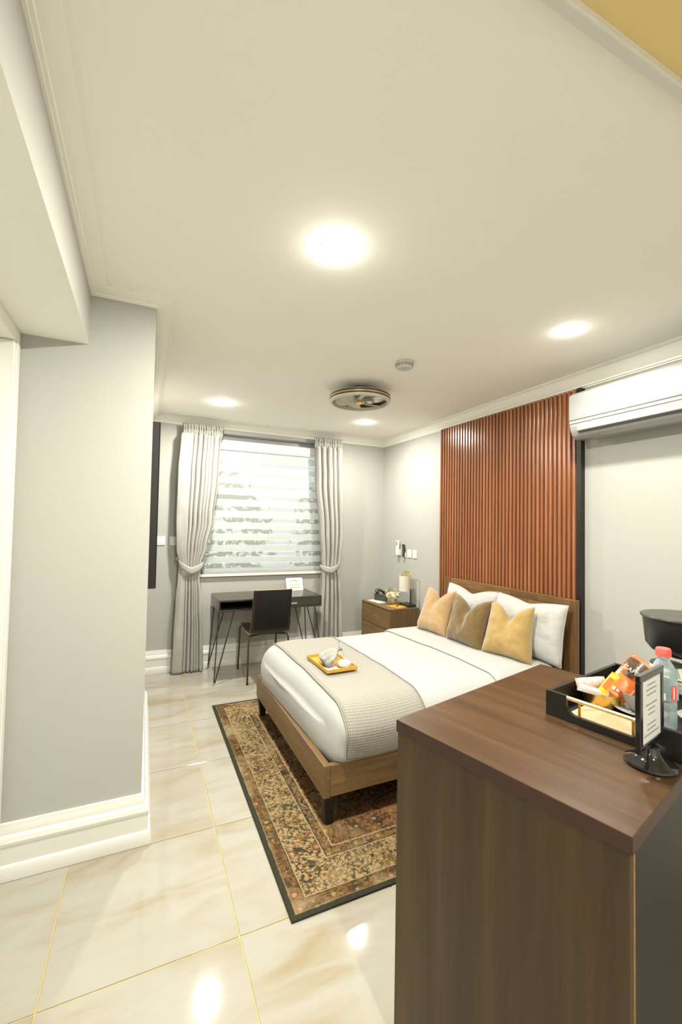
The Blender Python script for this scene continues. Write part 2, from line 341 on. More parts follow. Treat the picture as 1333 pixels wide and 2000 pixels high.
def rug_mat(w, h):
    mt, nt, b = newmat('persian_rug'); L = nt.links
    tc = N(nt, 'ShaderNodeTexCoord'); sp = N(nt, 'ShaderNodeSeparateXYZ'); L.new(tc.outputs['Object'], sp.inputs[0])
    def mth(op, a, bb=None, clamp=False):
        n = N(nt, 'ShaderNodeMath', operation=op, use_clamp=clamp)
        for i, v in enumerate((a, bb)):
            if v is None: continue
            if isinstance(v, (int, float)): n.inputs[i].default_value = v
            else: L.new(v, n.inputs[i])
        return n.outputs[0]
    X, Y = sp.outputs[0], sp.outputs[1]
    ex = mth('SUBTRACT', w / 2, mth('ABSOLUTE', X)); ey = mth('SUBTRACT', h / 2, mth('ABSOLUTE', Y))
    d = mth('MINIMUM', ex, ey)
    dn = mth('DIVIDE', d, .5)
    # wobble the edge of the bands a little
    wob = N(nt, 'ShaderNodeTexNoise', i_Scale=25.0); L.new(tc.outputs['Object'], wob.inputs['Vector'])
    dn2 = mth('ADD', dn, mth('MULTIPLY', mth('SUBTRACT', wob.outputs[0], .5), .012))
    ground = ramp(nt, [(0, (.055, .055, .035)), (.045, (.27, .155, .06)), (.155, (.56, .42, .21)), (.165, (.52, .385, .19)), (.455, (.56, .42, .21)), (.47, (.34, .22, .10)), (.56, (.56, .42, .21)), (.575, (.34, .175, .075))], 'CONSTANT')
    L.new(dn2, ground.inputs[0])
    def mixc(fac, a, bcol, blend='MIX'):
        n = N(nt, 'ShaderNodeMix', data_type='RGBA', blend_type=blend)
        if isinstance(fac, (int, float)): n.inputs[0].default_value = fac
        else: L.new(fac, n.inputs[0])
        L.new(a, n.inputs[6])
        if isinstance(bcol, tuple): n.inputs[7].default_value = c4(bcol)
        else: L.new(bcol, n.inputs[7])
        return n.outputs[2]
    col = ground.outputs[0]
    # scrolling vines: iso-lines of distorted noise
    def iso(scale, dist, lo, hi, det=1.0):
        n = N(nt, 'ShaderNodeTexNoise', i_Scale=scale, i_Detail=det, i_Distortion=dist); L.new(tc.outputs['Object'], n.inputs['Vector'])
        a = mth('ABSOLUTE', mth('SUBTRACT', n.outputs[0], .5)); m1 = N(nt, 'ShaderNodeMapRange', i_1=lo, i_2=hi, i_3=1.0, i_4=0.0); L.new(a, m1.inputs[0]); return m1.outputs[0]
    def spots(scale, t0, t1, rnd=1.0):
        v = N(nt, 'ShaderNodeTexVoronoi', i_Scale=scale); v.inputs['Randomness'].default_value = rnd; L.new(tc.outputs['Object'], v.inputs['Vector'])
        m1 = N(nt, 'ShaderNodeMapRange', i_1=t0, i_2=t1, i_3=1.0, i_4=0.0); L.new(v.outputs['Distance'], m1.inputs[0]); return m1.outputs[0], v.outputs['Color'], v
    s1, vc, _ = spots(15.0, .34, .40, .7); s1b, _, _ = spots(15.0, .13, .18, .7)
    s2, vc2, _ = spots(42.0, .30, .42, 1.0)
    hs = ramp(nt, [(0, (.07, .06, .035)), (.35, (.24, .095, .035)), (.6, (.30, .17, .05)), (.85, (.055, .06, .05))], 'CONSTANT'); L.new(vc, hs.inputs[0])
    hs2 = ramp(nt, [(0, (.06, .045, .025)), (.5, (.26, .10, .035)), (.8, (.44, .31, .15))], 'CONSTANT'); L.new(vc2, hs2.inputs[0])
    n_br = N(nt, 'ShaderNodeTexNoise', i_Scale=30.0, i_Detail=2.0); L.new(tc.outputs['Object'], n_br.inputs['Vector'])
    pet = mth('MULTIPLY', s1, mth('GREATER_THAN', n_br.outputs[0], .47))
    col = mixc(mth('MULTIPLY', s2, .8), col, hs2.outputs[0])
    col = mixc(mth('MULTIPLY', iso(10.0, 1.8, .012, .024), .95), col, (.05, .04, .022))
    col = mixc(mth('MULTIPLY', iso(26.0, 1.2, .03, .06), .8), col, (.11, .065, .03))
    col = mixc(mth('MULTIPLY', pet, .85), col, hs.outputs[0])
    col = mixc(mth('MULTIPLY', s1b, .8), col, (.55, .38, .17))
    # guard stripes
    def stripe(c, hw):
        return mth('LESS_THAN', mth('ABSOLUTE', mth('SUBTRACT', dn2, c)), hw)
    for c, hw, cc in ((.16, .006, (.50, .38, .20)), (.462, .005, (.60, .47, .26)), (.474, .005, (.06, .05, .03)), (.57, .006, (.60, .46, .25)), (.15, .005, (.07, .055, .03)), (.052, .005, (.30, .23, .12))):
        col = mixc(mth('MULTIPLY', stripe(c, hw), .8), col, cc)
    col = mixc(mth('LESS_THAN', dn2, .042), col, (.058, .056, .038))
    # worn patches
    n4 = N(nt, 'ShaderNodeTexNoise', i_Scale=3.2, i_Detail=6.0, i_Roughness=.65); L.new(tc.outputs['Object'], n4.inputs['Vector'])
    mr = N(nt, 'ShaderNodeMapRange', i_1=.50, i_2=.70, i_3=0.0, i_4=.8); L.new(n4.outputs[0], mr.inputs[0])
    col = mixc(mth('MULTIPLY', mr.outputs[0], mth('GREATER_THAN', dn2, .042)), col, (.60, .47, .26))
    # threads
    wv = N(nt, 'ShaderNodeTexNoise', i_Scale=1.0, i_Detail=3.0); mp = N(nt, 'ShaderNodeMapping'); mp.inputs['Scale'].default_value = (60, 420, 1); L.new(tc.outputs['Object'], mp.inputs[0]); L.new(mp.outputs[0], wv.inputs['Vector'])
    hv = N(nt, 'ShaderNodeHueSaturation'); m5 = N(nt, 'ShaderNodeMapRange', i_1=.3, i_2=.7, i_3=.38, i_4=.74); L.new(wv.outputs[0], m5.inputs[0]); L.new(m5.outputs[0], hv.inputs['Value']); L.new(col, hv.inputs['Color'])
    L.new(hv.outputs[0], b.inputs['Base Color']); b.inputs['Roughness'].default_value = .95; b.inputs['Specular IOR Level'].default_value = .1
    bp = N(nt, 'ShaderNodeBump', i_Strength=.4, i_Distance=.003); L.new(wv.outputs[0], bp.inputs['Height']); L.new(bp.outputs[0], b.inputs['Normal'])
    return mt

# ================================================================== STRUCTURE
fl = struct(MB().box(-1.5, RW + .2, BACK - .2, D + .2, -.12, -.003).build('floor', M['grout']))
TX0, TY0, T, G = .348 - .6 * 3, 1.56 - .6 * 5, .6, .0022
tmesh = {}
for i in range(8):
    for j in range(11):
        x0, x1, y0, y1 = TX0 + i * T, TX0 + (i + 1) * T, TY0 + j * T, TY0 + (j + 1) * T
        x1 = min(x1, RW); y1 = min(y1, D); y0 = max(y0, BACK)
        if x1 - x0 < .02 or y1 - y0 < .02: continue
        key = (round(x1 - x0, 3), round(y1 - y0, 3))
        if key not in tmesh:
            t = MB().box(G, key[0] - G, G, key[1] - G, -.003, 0, .0012, seg=1).build('tile', M['tile'], fl); tmesh[key] = t.data
        else:
            t = bpy.data.objects.new('tile', tmesh[key]); COL.objects.link(t); t.parent = fl
        t.location = (x0, y0, 0)

struct(MB().box(-1.2, RW + .2, .575, D + .2, H, H + .15).build('ceiling', M['ceil']))
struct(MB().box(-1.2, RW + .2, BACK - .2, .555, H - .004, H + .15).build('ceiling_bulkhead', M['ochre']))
struct(MB().box(-1.2, RW, .552, .578, H - .022, H + .1, .004).build('trim_1', M['trim']))
WX0, WX1, WZ0, WZ1 = .53, 1.86, .93, 2.395
struct(MB().box(-1.2, WX0, D, D + .2, 0, H).box(WX1, RW + .2, D, D + .2, 0, H).box(WX0, WX1, D, D + .2, 0, WZ0).box(WX0, WX1, D, D + .2, WZ1, H).build('wall_far', M['wall']))
struct(MB().box(RW, RW + .2, BACK, D, 0, H).build('wall_right', M['wall']))
struct(MB().box(-1.2, RW + .2, BACK - .2, BACK, 0, H).build('wall_back', M['trim']))
struct(MB().box(-1.2, PX, PY0, PY1, 0, H).build('wall_pillar', M['wall']))
struct(MB().box(-1.2, -1.0, PY1, D, 0, H).build('wall_alcove', M['wall']))
struct(MB().box(-1.0, PX, PY1, D, 2.12, H).build('wall_header', M['wall']))
struct(MB().box(-1.2, -.62, BACK, PY0, 0, H).build('wall_left', M['wall']))
bm_ = struct(MB().box(-.62, BX, BACK, PY0, BZ, H).build('beam', M['wall']))
bm_.data.materials.append(M['ceil'])
for p in bm_.data.polygons:
    if p.normal.z < -.5: p.material_index = 1     # underside painted like the ceiling
# cornice and baseboards
cpath = [(BX, BACK), (BX, PY0), (PX, PY0), (PX, D), (RW, D), (RW, 1.34), (RW, BACK)]
cdrop = [.030, .030, .030, .060, .080, .100, .115]
cprof = [(0, 0), (.085, 0), (.085, -.08), (.078, -.16), (.070, -.18), (.068, -.26), (.050, -.52), (.028, -.76), (.022, -.80), (.020, -.90), (.010, -.93), (.009, -1), (0, -1)]
struct(MB().sweep(cpath, cprof, lambda i, z: H + z * cdrop[i]).build('trim_2', M['cornice'], smooth=True, ang=25))
bprof = [(0, 0), (.046, 0), (.047, .035), (.040, .055), (.032, .060), (.031, .128), (.034, .132), (.036, .145), (.030, .163), (.020, .172), (.019, .186), (.014, .197), (.012, .210), (0, .212)]
struct(MB().sweep([(LX, PY0), (PX, PY0), (PX, PY1), (-.9, PY1)], bprof).build('baseboard_pillar', M['trim'], smooth=True, ang=25))
struct(MB().sweep([(-.9, D), (RW, D), (RW, BACK)], bprof).build('baseboard_far', M['trim'], smooth=True, ang=25))

# window: frame, glazing, ledge
wn = struct(MB().box(WX0, WX1, D + .10, D + .16, WZ0, WZ0 + .05).box(WX0, WX1, D + .10, D + .16, WZ1 - .05, WZ1).box(WX0, WX0 + .05, D + .10, D + .16, WZ0 + .05, WZ1 - .05).box(WX1 - .05, WX1, D + .10, D + .16, WZ0 + .05, WZ1 - .05).build('window_1', M['white']))
MB().box(WX0 + .05, WX1 - .05, D + .128, D + .134, WZ0 + .05, WZ1 - .05).build('pane', M['glass'], wn)
MB().box(WX0 - .03, WX1 + .03, D - .03, D - .001, WZ0 - .022, WZ0 + .004, .004).build('window_sill', M['trim'], wn)
MB().box(WX0, WX1, D, D + .1, WZ0 - .002, WZ0 + .004).build('ledge', M['trim'], wn)

# outdoors behind the blind: paving and a shrub
og = struct(MB().box(-4, 7, D + .25, D + 8, -.3, -.02).build('outdoor_paving', M['concrete']))
def shrub(x, y, r, n):
    b = MB(); b2 = bmesh.new()
    for _ in range(n):
        d_ = Vector((random.gauss(0, 1), random.gauss(0, 1), random.gauss(0, 1))).normalized() * (r * random.uniform(.55, 1))
        c = Vector((x + d_.x, y + d_.y * .6, 1.25 + d_.z * 1.4))
        if c.z < 0.02: continue
        a = Vector((random.gauss(0, 1), random.gauss(0, 1), random.gauss(0, 1))).normalized(); t = a.orthogonal().normalized(); s_ = random.uniform(.05, .10)
        vs = [b2.verts.new(c + a * s_), b2.verts.new(c + t * s_ * .4), b2.verts.new(c - a * s_), b2.verts.new(c - t * s_ * .4)]
        b2.faces.new(vs)
    b._add(b2); return b
for k, (x, y, r, lab) in enumerate([(1.0, 6.4, .8, 'green shrub outside the window behind the left half of the blind'), (2.9, 6.8, .75, 'green shrub outside the window behind the right half of the blind')]):
    root = thing('shrub', lab, 'shrub', (0, 0, 0), 0, 'shrubs outside the window')
    root.location = (x, y, -.02)
    f_ = shrub(0, 0, r, 900).build('foliage', M['shrub'], root); f_['kind'] = 'stuff'
    MB().tube([(0, 0, 0), (.02, .01, .5), (.0, 0, 1.2)], [.05, .04, .02]).build('trunk', M['cabedge'], root)

# ================================================================== LEFT: mirrored sliding door
wd = thing('mirror_door', 'white framed mirror door filling the left edge below the ceiling beam', 'mirror door', (LX, 0, 0))
MB().box(-.115, 0, 2.120, PY0 - .001, 0, 2.185, .004).box(-.002, .006, 2.14, 2.18, .215, 2.185, .003).build('frame_post', M['trim'], wd)
MB().box(-.115, 0, BACK + .02, PY0 - .001, 2.186, BZ - .001, .003).build('frame_header', M['cornice'], wd)
MB().box(-.110, -.085, BACK + .02, 2.119, .06, 2.185).build('mirror_panel', M['mirror'], wd)
MB().box(-.115, -.03, BACK + .02, 2.119, 0.0005, .059, .003).build('bottom_track', M['trim'], wd)

# ================================================================== CEILING THINGS
def downlight(x, y, label, power=LAMP_W):
    t = thing('downlight', label, 'ceiling light', (x, y, H), 0, 'round ceiling downlights')
    MB().lathe([(.0545, -.0003), (.0545, -.0008), (.056, -.0012), (.058, -.0003)], 40).build('trim_ring', M['white'], t, True)
    MB().lathe([(0, -.011), (.030, -.010), (.048, -.007), (.054, -.0012), (0, -.001)], 40).build('diffuser', M['lampglow'], t, True)
    ld = bpy.data.lights.new('downlight_lamp', 'AREA'); ld.shape = 'DISK'; ld.size = .10; ld.energy = power; ld.color = LAMP_COL; ld.spread = math.radians(180)
    lo = bpy.data.objects.new('downlight_lamp', ld); COL.objects.link(lo); lo.parent = t; lo.location = (0, 0, -.016)
    pd = bpy.data.lights.new('downlight_spill', 'POINT'); pd.shadow_soft_size = .02; pd.energy = power * .022; pd.color = LAMP_COL
    po = bpy.data.objects.new('downlight_spill', pd); COL.objects.link(po); po.parent = t; po.location = (0, 0, -.034)
    return t
downlight(.625, 1.455, 'largest round downlight in the upper middle of the ceiling')
downlight(.583, 3.784, 'small round downlight near the left curtain', LAMP_W * .8)
downlight(1.999, 3.827, 'small round downlight just below the ceiling fan', LAMP_W * .5)
downlight(1.998, 1.532, 'round downlight at the right above the air conditioner', LAMP_W * .36)
downlight(.62, -.60, 'added unseen fill downlight behind the viewer', LAMP_W * .75)  # unseen lamp added to brighten the near ceiling by bounce

t = thing('smoke_detector', 'cream round smoke detector on the ceiling beside the fan', 'smoke detector', (1.475, 2.30, H))
MB().lathe([(0, -.001), (.060, -.001), (.060, -.014), (.052, -.018), (0, -.018)], 40).build('base_plate', M['white2'], t, True)
MB().lathe([(.050, -.0185), (.054, -.022), (.053, -.034), (.044, -.041), (0, -.042)], 40).build('cover', M['white2'], t, True)
vb = MB()
for k in range(16):
    a = 2 * PI * k / 16
    vb.box(.0535, .0555, -.006, .006, -.033, -.023, rot=Matrix.Rotation(a, 4, 'Z'))
vb.build('vent', M['grey'], t)
MB().box(-.004, .004, -.020, -.016, -.044, -.0415).build('indicator', M['grey'], t)
MB().box(-.020, .012, .004, .007, -.0435, -.0415).build('test_button', M['grey'], t)

FX, FY, FZ = 1.463, 2.895, 2.385
t = thing('ceiling_fan', 'round enclosed ceiling fan with black and gold banded ring', 'ceiling fan', (FX, FY, 0))
MB().lathe([(0, H - .001), (.070, H - .001), (.070, H - .018), (.06, H - .024), (0, H - .024)], 40).build('ceiling_mount', M['black'], t, True)
MB().lathe([(0, H - .0245), (.125, H - .0245), (.138, H - .032), (.138, H - .046), (.06, H - .052), (0, H - .052)], 48).build('motor_housing', M['white2'], t, True)
vb = MB()
for k in range(48): vb.box(.1382, .140, -.003, .003, H - .045, H - .033, rot=Matrix.Rotation(2 * PI * k / 48, 4, 'Z'))
vb.build('vent_grille', M['grey'], t)
RI, RO = .208, .230
ring = MB().lathe([(RI, FZ), (RO - .012, FZ), (RO, FZ + .008), (RO, FZ + .05), (RO - .010, FZ + .056), (RI + .004, FZ + .056), (RI, FZ + .052), (RI, FZ)], 72).build('ring', M['white2'], t, True)
for z0, z1, mt, off in ((FZ + .017, FZ + .0275, 'darkgrey', .001), (FZ + .028, FZ + .037, 'gold', .002), (FZ + .0375, FZ + .0495, 'darkgrey', .001)):
    MB().lathe([(RO, z0), (RO + off, z0), (RO + off, z1), (RO, z1)], 72).build('gold_band' if mt == 'gold' else 'dark_band', M[mt], ring, True)
MB().lathe([(RI - .001, FZ + .026), (RI - .0025, FZ + .026), (RI - .0025, FZ + .05), (RI - .001, FZ + .05)], 72).build('inner_liner', M['darkgrey'], ring, True)
for k in range(3):
    a = 2 * PI * k / 3 + .5
    MB().tube([(.11 * math.cos(a), .11 * math.sin(a), H - .050), (.212 * math.cos(a), .212 * math.sin(a), FZ + .055)], .006, 8).build('bracket', M['white2'], t)
MB().lathe([(0, H - .0525), (.042, H - .053), (.042, FZ + .03), (.030, FZ + .016), (0, FZ + .016)], 32).build('hub', M['grey'], t, True)
MB().lathe([(0, FZ - .006), (.018, FZ - .004), (.026, FZ + .004), (.026, FZ + .0155), (0, FZ + .0155)], 32).build('hub_cap', M['gold'], t, True)
for k in range(6):
    a = 2 * PI * k / 6 + .25
    def bl(u, v, a=a):
        r = .043 + u * .155; wdt = (.10 + .45 * math.sin(min(1, u * 1.25) * PI * .62))
        th = a + (v - .5) * wdt * 1.6 + u * .30
        return Vector((r * math.cos(th), r * math.sin(th), FZ + .010 + .034 * v - .006 * math.sin(u * PI)))
    bo = MB().grid(bl, 8, 6).build('blade', M['blade'], t, True)
    md = bo.modifiers.new('s', 'SOLIDIFY'); md.thickness = .0018

# ================================================================== SLAT PANEL AND AC
SY0, SY1, SN = 1.958, 3.425, 40
t = thing('slat_panel', 'reddish brown vertical wooden slat panel on the wall behind the bed', 'wall panel', (RW, 0, 0))
def ztop(y): return H - (.100 + (.080 - .100) * (y - 1.34) / (D - 1.34)) - .001
MB().box(-.012, -.001, SY0, SY1, .26, ztop(SY0), 0).build('backing', M['slatback'], t)
pitch = (SY1 - SY0) / SN
sm = MB().box(-.014, .014, -pitch * .27, pitch * .27, 0, 1, .0018, seg=1).build('slat', M['slat'], t).data
bpy.data.objects.remove(bpy.data.objects['slat'])
for k in range(SN):
    y = SY0 + pitch * (k + .5)
    o = bpy.data.objects.new('slat', sm); COL.objects.link(o); o.parent = t
    o.location = (-.0265, y, .26); o.scale = (1, 1, ztop(y) - .26)
e_ = MB().box(-.041, -.001, 1.922, 1.956, .26, ztop(1.95), .002).build('edge_strip', M['blackwood'], t); e_['label'] = 'black edge strip'

t = thing('air_conditioner', 'white split air conditioner on the right wall beside the slat panel', 'air conditioner', (0, 0, 0))
AX, A0, A1 = 2.44, .98, 1.872
prof = [(RW - .045, 2.035), (2.50, 2.028), (2.468, 2.045), (AX + .012, 2.075), (AX + .004, 2.105), (AX + .004, 2.30), (AX + .016, 2.318), (RW - .045, 2.326)]
MB().prism(prof, A0, A1, 'y', .006).build('body', M['white'], t, True)
MB().prism([(AX + .003, 2.140), (AX - .004, 2.146), (AX - .004, 2.29), (AX + .002, 2.306), (AX + .003, 2.306)], A0 + .002, A1 - .002, 'y', .0015).build('front_panel', M['white'], t, True)
MB().prism([(AX + .003, 2.122), (AX - .003, 2.124), (AX - .001, 2.138), (AX + .003, 2.138)], A0 + .004, A1 - .004, 'y').build('chrome_strip', M['white2'], t)
MB().prism([(AX + .006, 2.070), (AX - .000, 2.074), (AX - .0015, 2.116), (AX + .003, 2.117)], A0 + .03, A1 - .055, 'y', .001).build('air_flap', M['white'], t)
MB().prism([(2.452, 2.060), (2.449, 2.062), (2.444, 2.0695), (2.449, 2.069)], A0 + .03, A1 - .06, 'y').build('outlet_slot', M['darkgrey'], t)
text_mesh('Midea', .022, M['grey'], 'logo', t, Matrix.Translation((AX - .0045, 1.775, 2.158)) @ Matrix.Rotation(-PI / 2, 4, 'Z') @ Matrix.Rotation(PI / 2, 4, 'X'))
MB().box(RW - .044, RW - .001, A0 + .03, A1 - .03, 2.06, 2.31).build('wall_bracket', M['white2'], t)

# ================================================================== BLACK MIRROR FRAME ON PILLAR
t = thing('wall_mirror', 'tall black framed mirror seen edge on beside the left curtain', 'mirror', (PX, 0, 0))
prof = [(.001, 2.80), (.042, 2.80), (.050, 2.806), (.050, 2.815), (.042, 2.82), (.050, 2.826), (.050, 2.85), (.03, 2.86), (.001, 2.86)]
MB().prism(prof, 1.06, 2.06, 'z').build('frame_stile', M['blackwood'], t)
MB().prism([(a, 6.30 - b_) for a, b_ in prof], 1.06, 2.06, 'z').build('frame_stile', M['blackwood'], t)
MB().box(.001, .044, 2.861, 3.439, 1.06, 1.115, .004).build('frame_rail', M['blackwood'], t)
MB().box(.001, .044, 2.861, 3.439, 2.005, 2.06, .004).build('frame_rail', M['blackwood'], t)
MB().box(.001, .022, 2.861, 3.439, 1.116, 2.004).build('mirror_glass', M['mirror'], t)

# ================================================================== BLIND
BY = D + .008
t = thing('zebra_blind', 'white day and night roller blind with alternating sheer stripes', 'window blind', (0, 0, 0))
MB().box(WX0 + .012, WX1 - .012, BY - .028, BY + .05, 2.245, 2.325, .006).build('cassette', M['plate'], t)
MB().box(WX0 + .012, WX1 - .012, BY - .030, BY - .0285, 2.225, 2.243, .0005).build('cassette_lip', M['white2'], t)
zs, k = 2.235, 0
tops = [2.235]
edges = [(2.235, 2.205, 's'), (2.205, 2.118, 'b')]
z = 2.118
per = (2.118 - .955) / 9.7
while z > .97:
    edges.append((z, z - per * .40, 's')); edges.append((z - per * .40, max(.955, z - per), 'b')); z -= per
for (a, b_, kd) in edges:
    if a - b_ < .004: continue
    MB().box(WX0 + .02, WX1 - .02, BY - .001, BY + .001, b_ + .0004, a - .0004).build('opaque_band' if kd == 'b' else 'sheer_band', M['blind' if kd == 'b' else 'sheer'], t)
MB().box(WX0 + .02, WX1 - .02, BY - .008, BY + .008, .934, .954, .003).build('bottom_bar', M['white'], t)

# ================================================================== CURTAINS
def curtain(label, rows, hook_x, tie, npl, seed, flat=0):
    """rows: (z, xleft, xright) top to bottom"""
    rnd = random.Random(seed)
    t = thing('curtain', label, 'curtain', (0, 4.455, 0), 0, 'tied back curtains')
    ph = [rnd.uniform(-.5, .5) for _ in range(40)]
    def lerp(z):
        for (za, la, ra), (zb, lb, rb) in zip(rows, rows[1:]):
            if za >= z >= zb:
                f = (za - z) / (za - zb); f = f * f * (3 - 2 * f); return la + (lb - la) * f, ra + (rb - ra) * f
        return rows[-1][1:]
    z0, z1 = rows[0][0], rows[-1][0]
    ztie = tie[0]
    def fn(u, v):
        z = z0 + (z1 - z0) * v; l, r = lerp(z)
        hd = max(0, min(1, (z - (z0 - .11)) / .02))
        wdt = r - l
        uu = u + .020 * math.sin(6.3 * u * 2.3 + seed) + .008 * math.sin(17 * u + 2 * seed)
        if flat: uu = max(0, (uu - flat) / (1 - flat)) + .25 * min(1, uu / flat) * .25 / npl * 4 - .06
        pl = math.sin(2 * PI * npl * uu + .6 * math.sin(3 * u + seed) + .35 * math.sin(z * 2.3 + seed))
        pl = math.copysign(abs(pl) ** .75, pl)
        tg = math.exp(-((z - ztie) / .16) ** 2)
        amp = (.034 + .016 * noise.noise(Vector((u * 4, z * .8, seed)))) * (1 - .45 * tg)
        y = amp * pl * (1 - hd)
        y += hd * (.011 * math.sin(2 * PI * npl * 2.6 * u + 1.3 * math.sin(9 * u)) + .007 * math.sin(2 * PI * (z - z0) / .055))
        y += .010 * noise.noise(Vector((u * 6, z * 2.5, seed + 3)))
        x = l + wdt * u + (1 - hd) * .006 * math.cos(2 * PI * npl * uu)
        return Vector((x, y, z))
    o = MB().grid(fn, npl * 18, 120).build('panel', M['curtain'], t, True, 80)
    md = o.modifiers.new('s', 'SOLIDIFY'); md.thickness = .003
    # heading tape with gathered ruffles
    l, r = lerp(z0 - .03)
    hb = MB()
    ng = 16
    for k in range(ng):
        xx = l + (r - l) * (k + .5) / ng + rnd.uniform(-.004, .004)
        hb.tube([(xx, -.010, z0 - .002), (xx + rnd.uniform(-.004, .004), -.019, z0 - .03), (xx + rnd.uniform(-.005, .005), -.012, z0 - .055), (xx, -.020, z0 - .085), (xx, -.006, z0 - .12)], [.006, .010, .006, .010, .004], 6)
    hb.build('gathered_heading', M['curtain'], t, True, 80)
    # tie band
    zt, xl, xr, ry, zl, zr, sag = tie
    cx, rx = (xl + xr) / 2, (xr - xl) / 2 + .006
    def band(u, v):
        a = 2 * PI * u
        zz = (zl if math.cos(a) < 0 else zr) * abs(math.cos(a)) ** 1.2 + zt * (1 - abs(math.cos(a)) ** 1.2)
        hgt = .035 + .035 * max(0, -math.sin(a))
        return Vector((cx + rx * math.cos(a), ry * math.sin(a) * (1 + .05 * math.sin(v * PI)), zz + hgt * (.5 - v) - sag * max(0, -math.sin(a))))
    o = MB().grid(band, 40, 4, True).build('tie_band', M['curtain'], t, True, 80)
    md = o.modifiers.new('s', 'SOLIDIFY'); md.thickness = .004
    s_ = 1 if hook_x > cx else -1
    MB().lathe([(0, 0), (.012, 0), (.008, .012), (.008, .085), (.016, .092), (.016, .104), (0, .106)], 16, rot=Matrix.Translation((hook_x, D - 4.455 - .001, (zl if s_ < 0 else zr) + .03)) @ Matrix.Rotation(PI / 2, 4, 'X')).build('tie_hook', M['white'], t, True)
    return t
curtain('left grey curtain tied back, reaching the floor beside the desk',
        [(2.435, .310, .708), (2.35, .316, .690), (2.30, .306, .685), (1.95, .288, .672), (1.47, .284, .632), (1.20, .295, .575), (1.06, .322, .530), (.95, .316, .512), (.70, .300, .535), (.35, .290, .560), (.012, .282, .572)],
        .30, (1.02, .318, .534, .058, 1.075, 1.06, .03), 7, 3, .26)
curtain('right grey curtain tied back, hanging behind the desk end and bed',
        [(2.435, 1.692, 2.032), (2.35, 1.702, 2.020), (2.30, 1.700, 2.022), (1.95, 1.715, 2.035), (1.40, 1.768, 2.045), (1.10, 1.795, 2.025), (.97, 1.805, 2.010), (.85, 1.795, 2.020), (.5, 1.775, 2.045), (.012, 1.76, 2.065)],
        2.035, (.985, 1.800, 2.012, .058, 1.00, 1.03, .03), 5, 9)

# ================================================================== WALL PLATES AND REMOTES
def plate(name, label, cat, loc, rz, w_=.086, h_=.086, key=True, group=None):
    t = thing(name, label, cat, loc, rz, group)
    MB().box(-w_ / 2, w_ / 2, -.009, -.0005, -h_ / 2, h_ / 2, .003).build('plate', M['plate'], t)
    if key:
        MB().box(-.020, .020, -.012, -.0091, -.026, .020, .002).build('rocker', M['plate'], t)
        MB().box(-.004, .004, -.0105, -.0091, .026, .030).build('indicator', M['grey'], t)
    return t
plate('wall_switch', 'white wall switch right beside the black framed mirror', 'switch', (.145, D, 1.275), 0)
plate('blank_plate', 'plain white wall plate between the black mirror and the left curtain', 'wall plate', (.272, D, 1.273), 0, key=False)
plate('wall_switch', 'left one of the two white switches above the bedside lamp', 'switch', (RW, 3.985, 1.158), -PI / 2, .078, .086)
plate('wall_switch', 'right one of the two white switches above the bedside lamp', 'switch', (RW, 3.885, 1.158), -PI / 2, .078, .086)
t = thing('remote_control', 'white air conditioner remote in a holder on the wall above the nightstand', 'remote', (RW, 4.19, 1.20), -PI / 2)
MB().box(-.027, .027, -.020, -.0005, -.075, .0, .003).build('holder', M['plate'], t)
MB().box(-.024, .024, -.042, -.0205, -.070, .095, .005).build('body', M['plate'], t)
MB().box(-.016, .016, -.0428, -.0421, .04, .082).build('display', M['grey'], t)
t = thing('remote_control', 'black remote in a wall holder beside the white remote', 'remote', (RW, 4.083, 1.185), -PI / 2)
MB().box(-.022, .022, -.014, -.0005, -.072, -.02, .003).build('holder', M['plate'], t)
MB().box(-.019, .019, -.032, -.0145, -.066, .072, .004).build('body', M['black'], t)
bt = MB()
for i in range(3):
    for j in range(7): bt.box(-.014 + i * .011, -.007 + i * .011, -.0335, -.0321, -.052 + j * .016, -.045 + j * .016)
bt.build('buttons', M['grey'], t)

# ================================================================== RUG
RX0, RX1, RY0, RY1 = .53, 2.02, 1.53, 3.565
rug = tag(MB().box(-(RX1 - RX0) / 2, (RX1 - RX0) / 2, -(RY1 - RY0) / 2, (RY1 - RY0) / 2, 0.0006, .009, .003).build('rug', rug_mat(RX1 - RX0, RY1 - RY0)), 'worn brown and beige patterned rug under the bed', 'rug')
rug.location = ((RX0 + RX1) / 2, (RY0 + RY1) / 2, 0)
RZ = .0095

# ================================================================== BED
BX0, BX1, BY0, BY1 = .815, 2.50, 1.925, 3.285
t = thing('bed', 'wooden double bed frame with black tapered legs and tall headboard', 'bed', (0, 0, 0))
R0, R1 = .148, .303
MB().box(BX0, BX0 + .035, BY0, BY1, R0, R1, .004).build('foot_rail', M['raily'], t)
for y in (BY0, BY1 - .03): MB().box(BX0 + .0352, BX1, y, y + .03, R0 + .004, R1 - .002, .003).build('side_rail', M['railx'], t)
def leg(x, y, dx, dy):
    b = bmesh.new(); a, c = .030, .019
    lo = [b.verts.new((x + dx * .012 + sx * c, y + dy * .012 + sy * c, RZ)) for sx, sy in ((-1, -1), (1, -1), (1, 1), (-1, 1))]
    hi = [b.verts.new((x + sx * a, y + sy * a, R0 - .001)) for sx, sy in ((-1, -1), (1, -1), (1, 1), (-1, 1))]
    b.faces.new(lo[::-1]); b.faces.new(hi)
    for i in range(4): b.faces.new((lo[i], lo[(i + 1) % 4], hi[(i + 1) % 4], hi[i]))
    bmesh.ops.bevel(b, geom=list(b.edges), offset=.002, segments=1, affect='EDGES')
    q = MB(); q._add(b); q.build('leg', M['blackwood'], t)
leg(BX0 + .034, BY0 + .034, .6, .4); leg(BX0 + .034, BY1 - .034, .6, -.4)
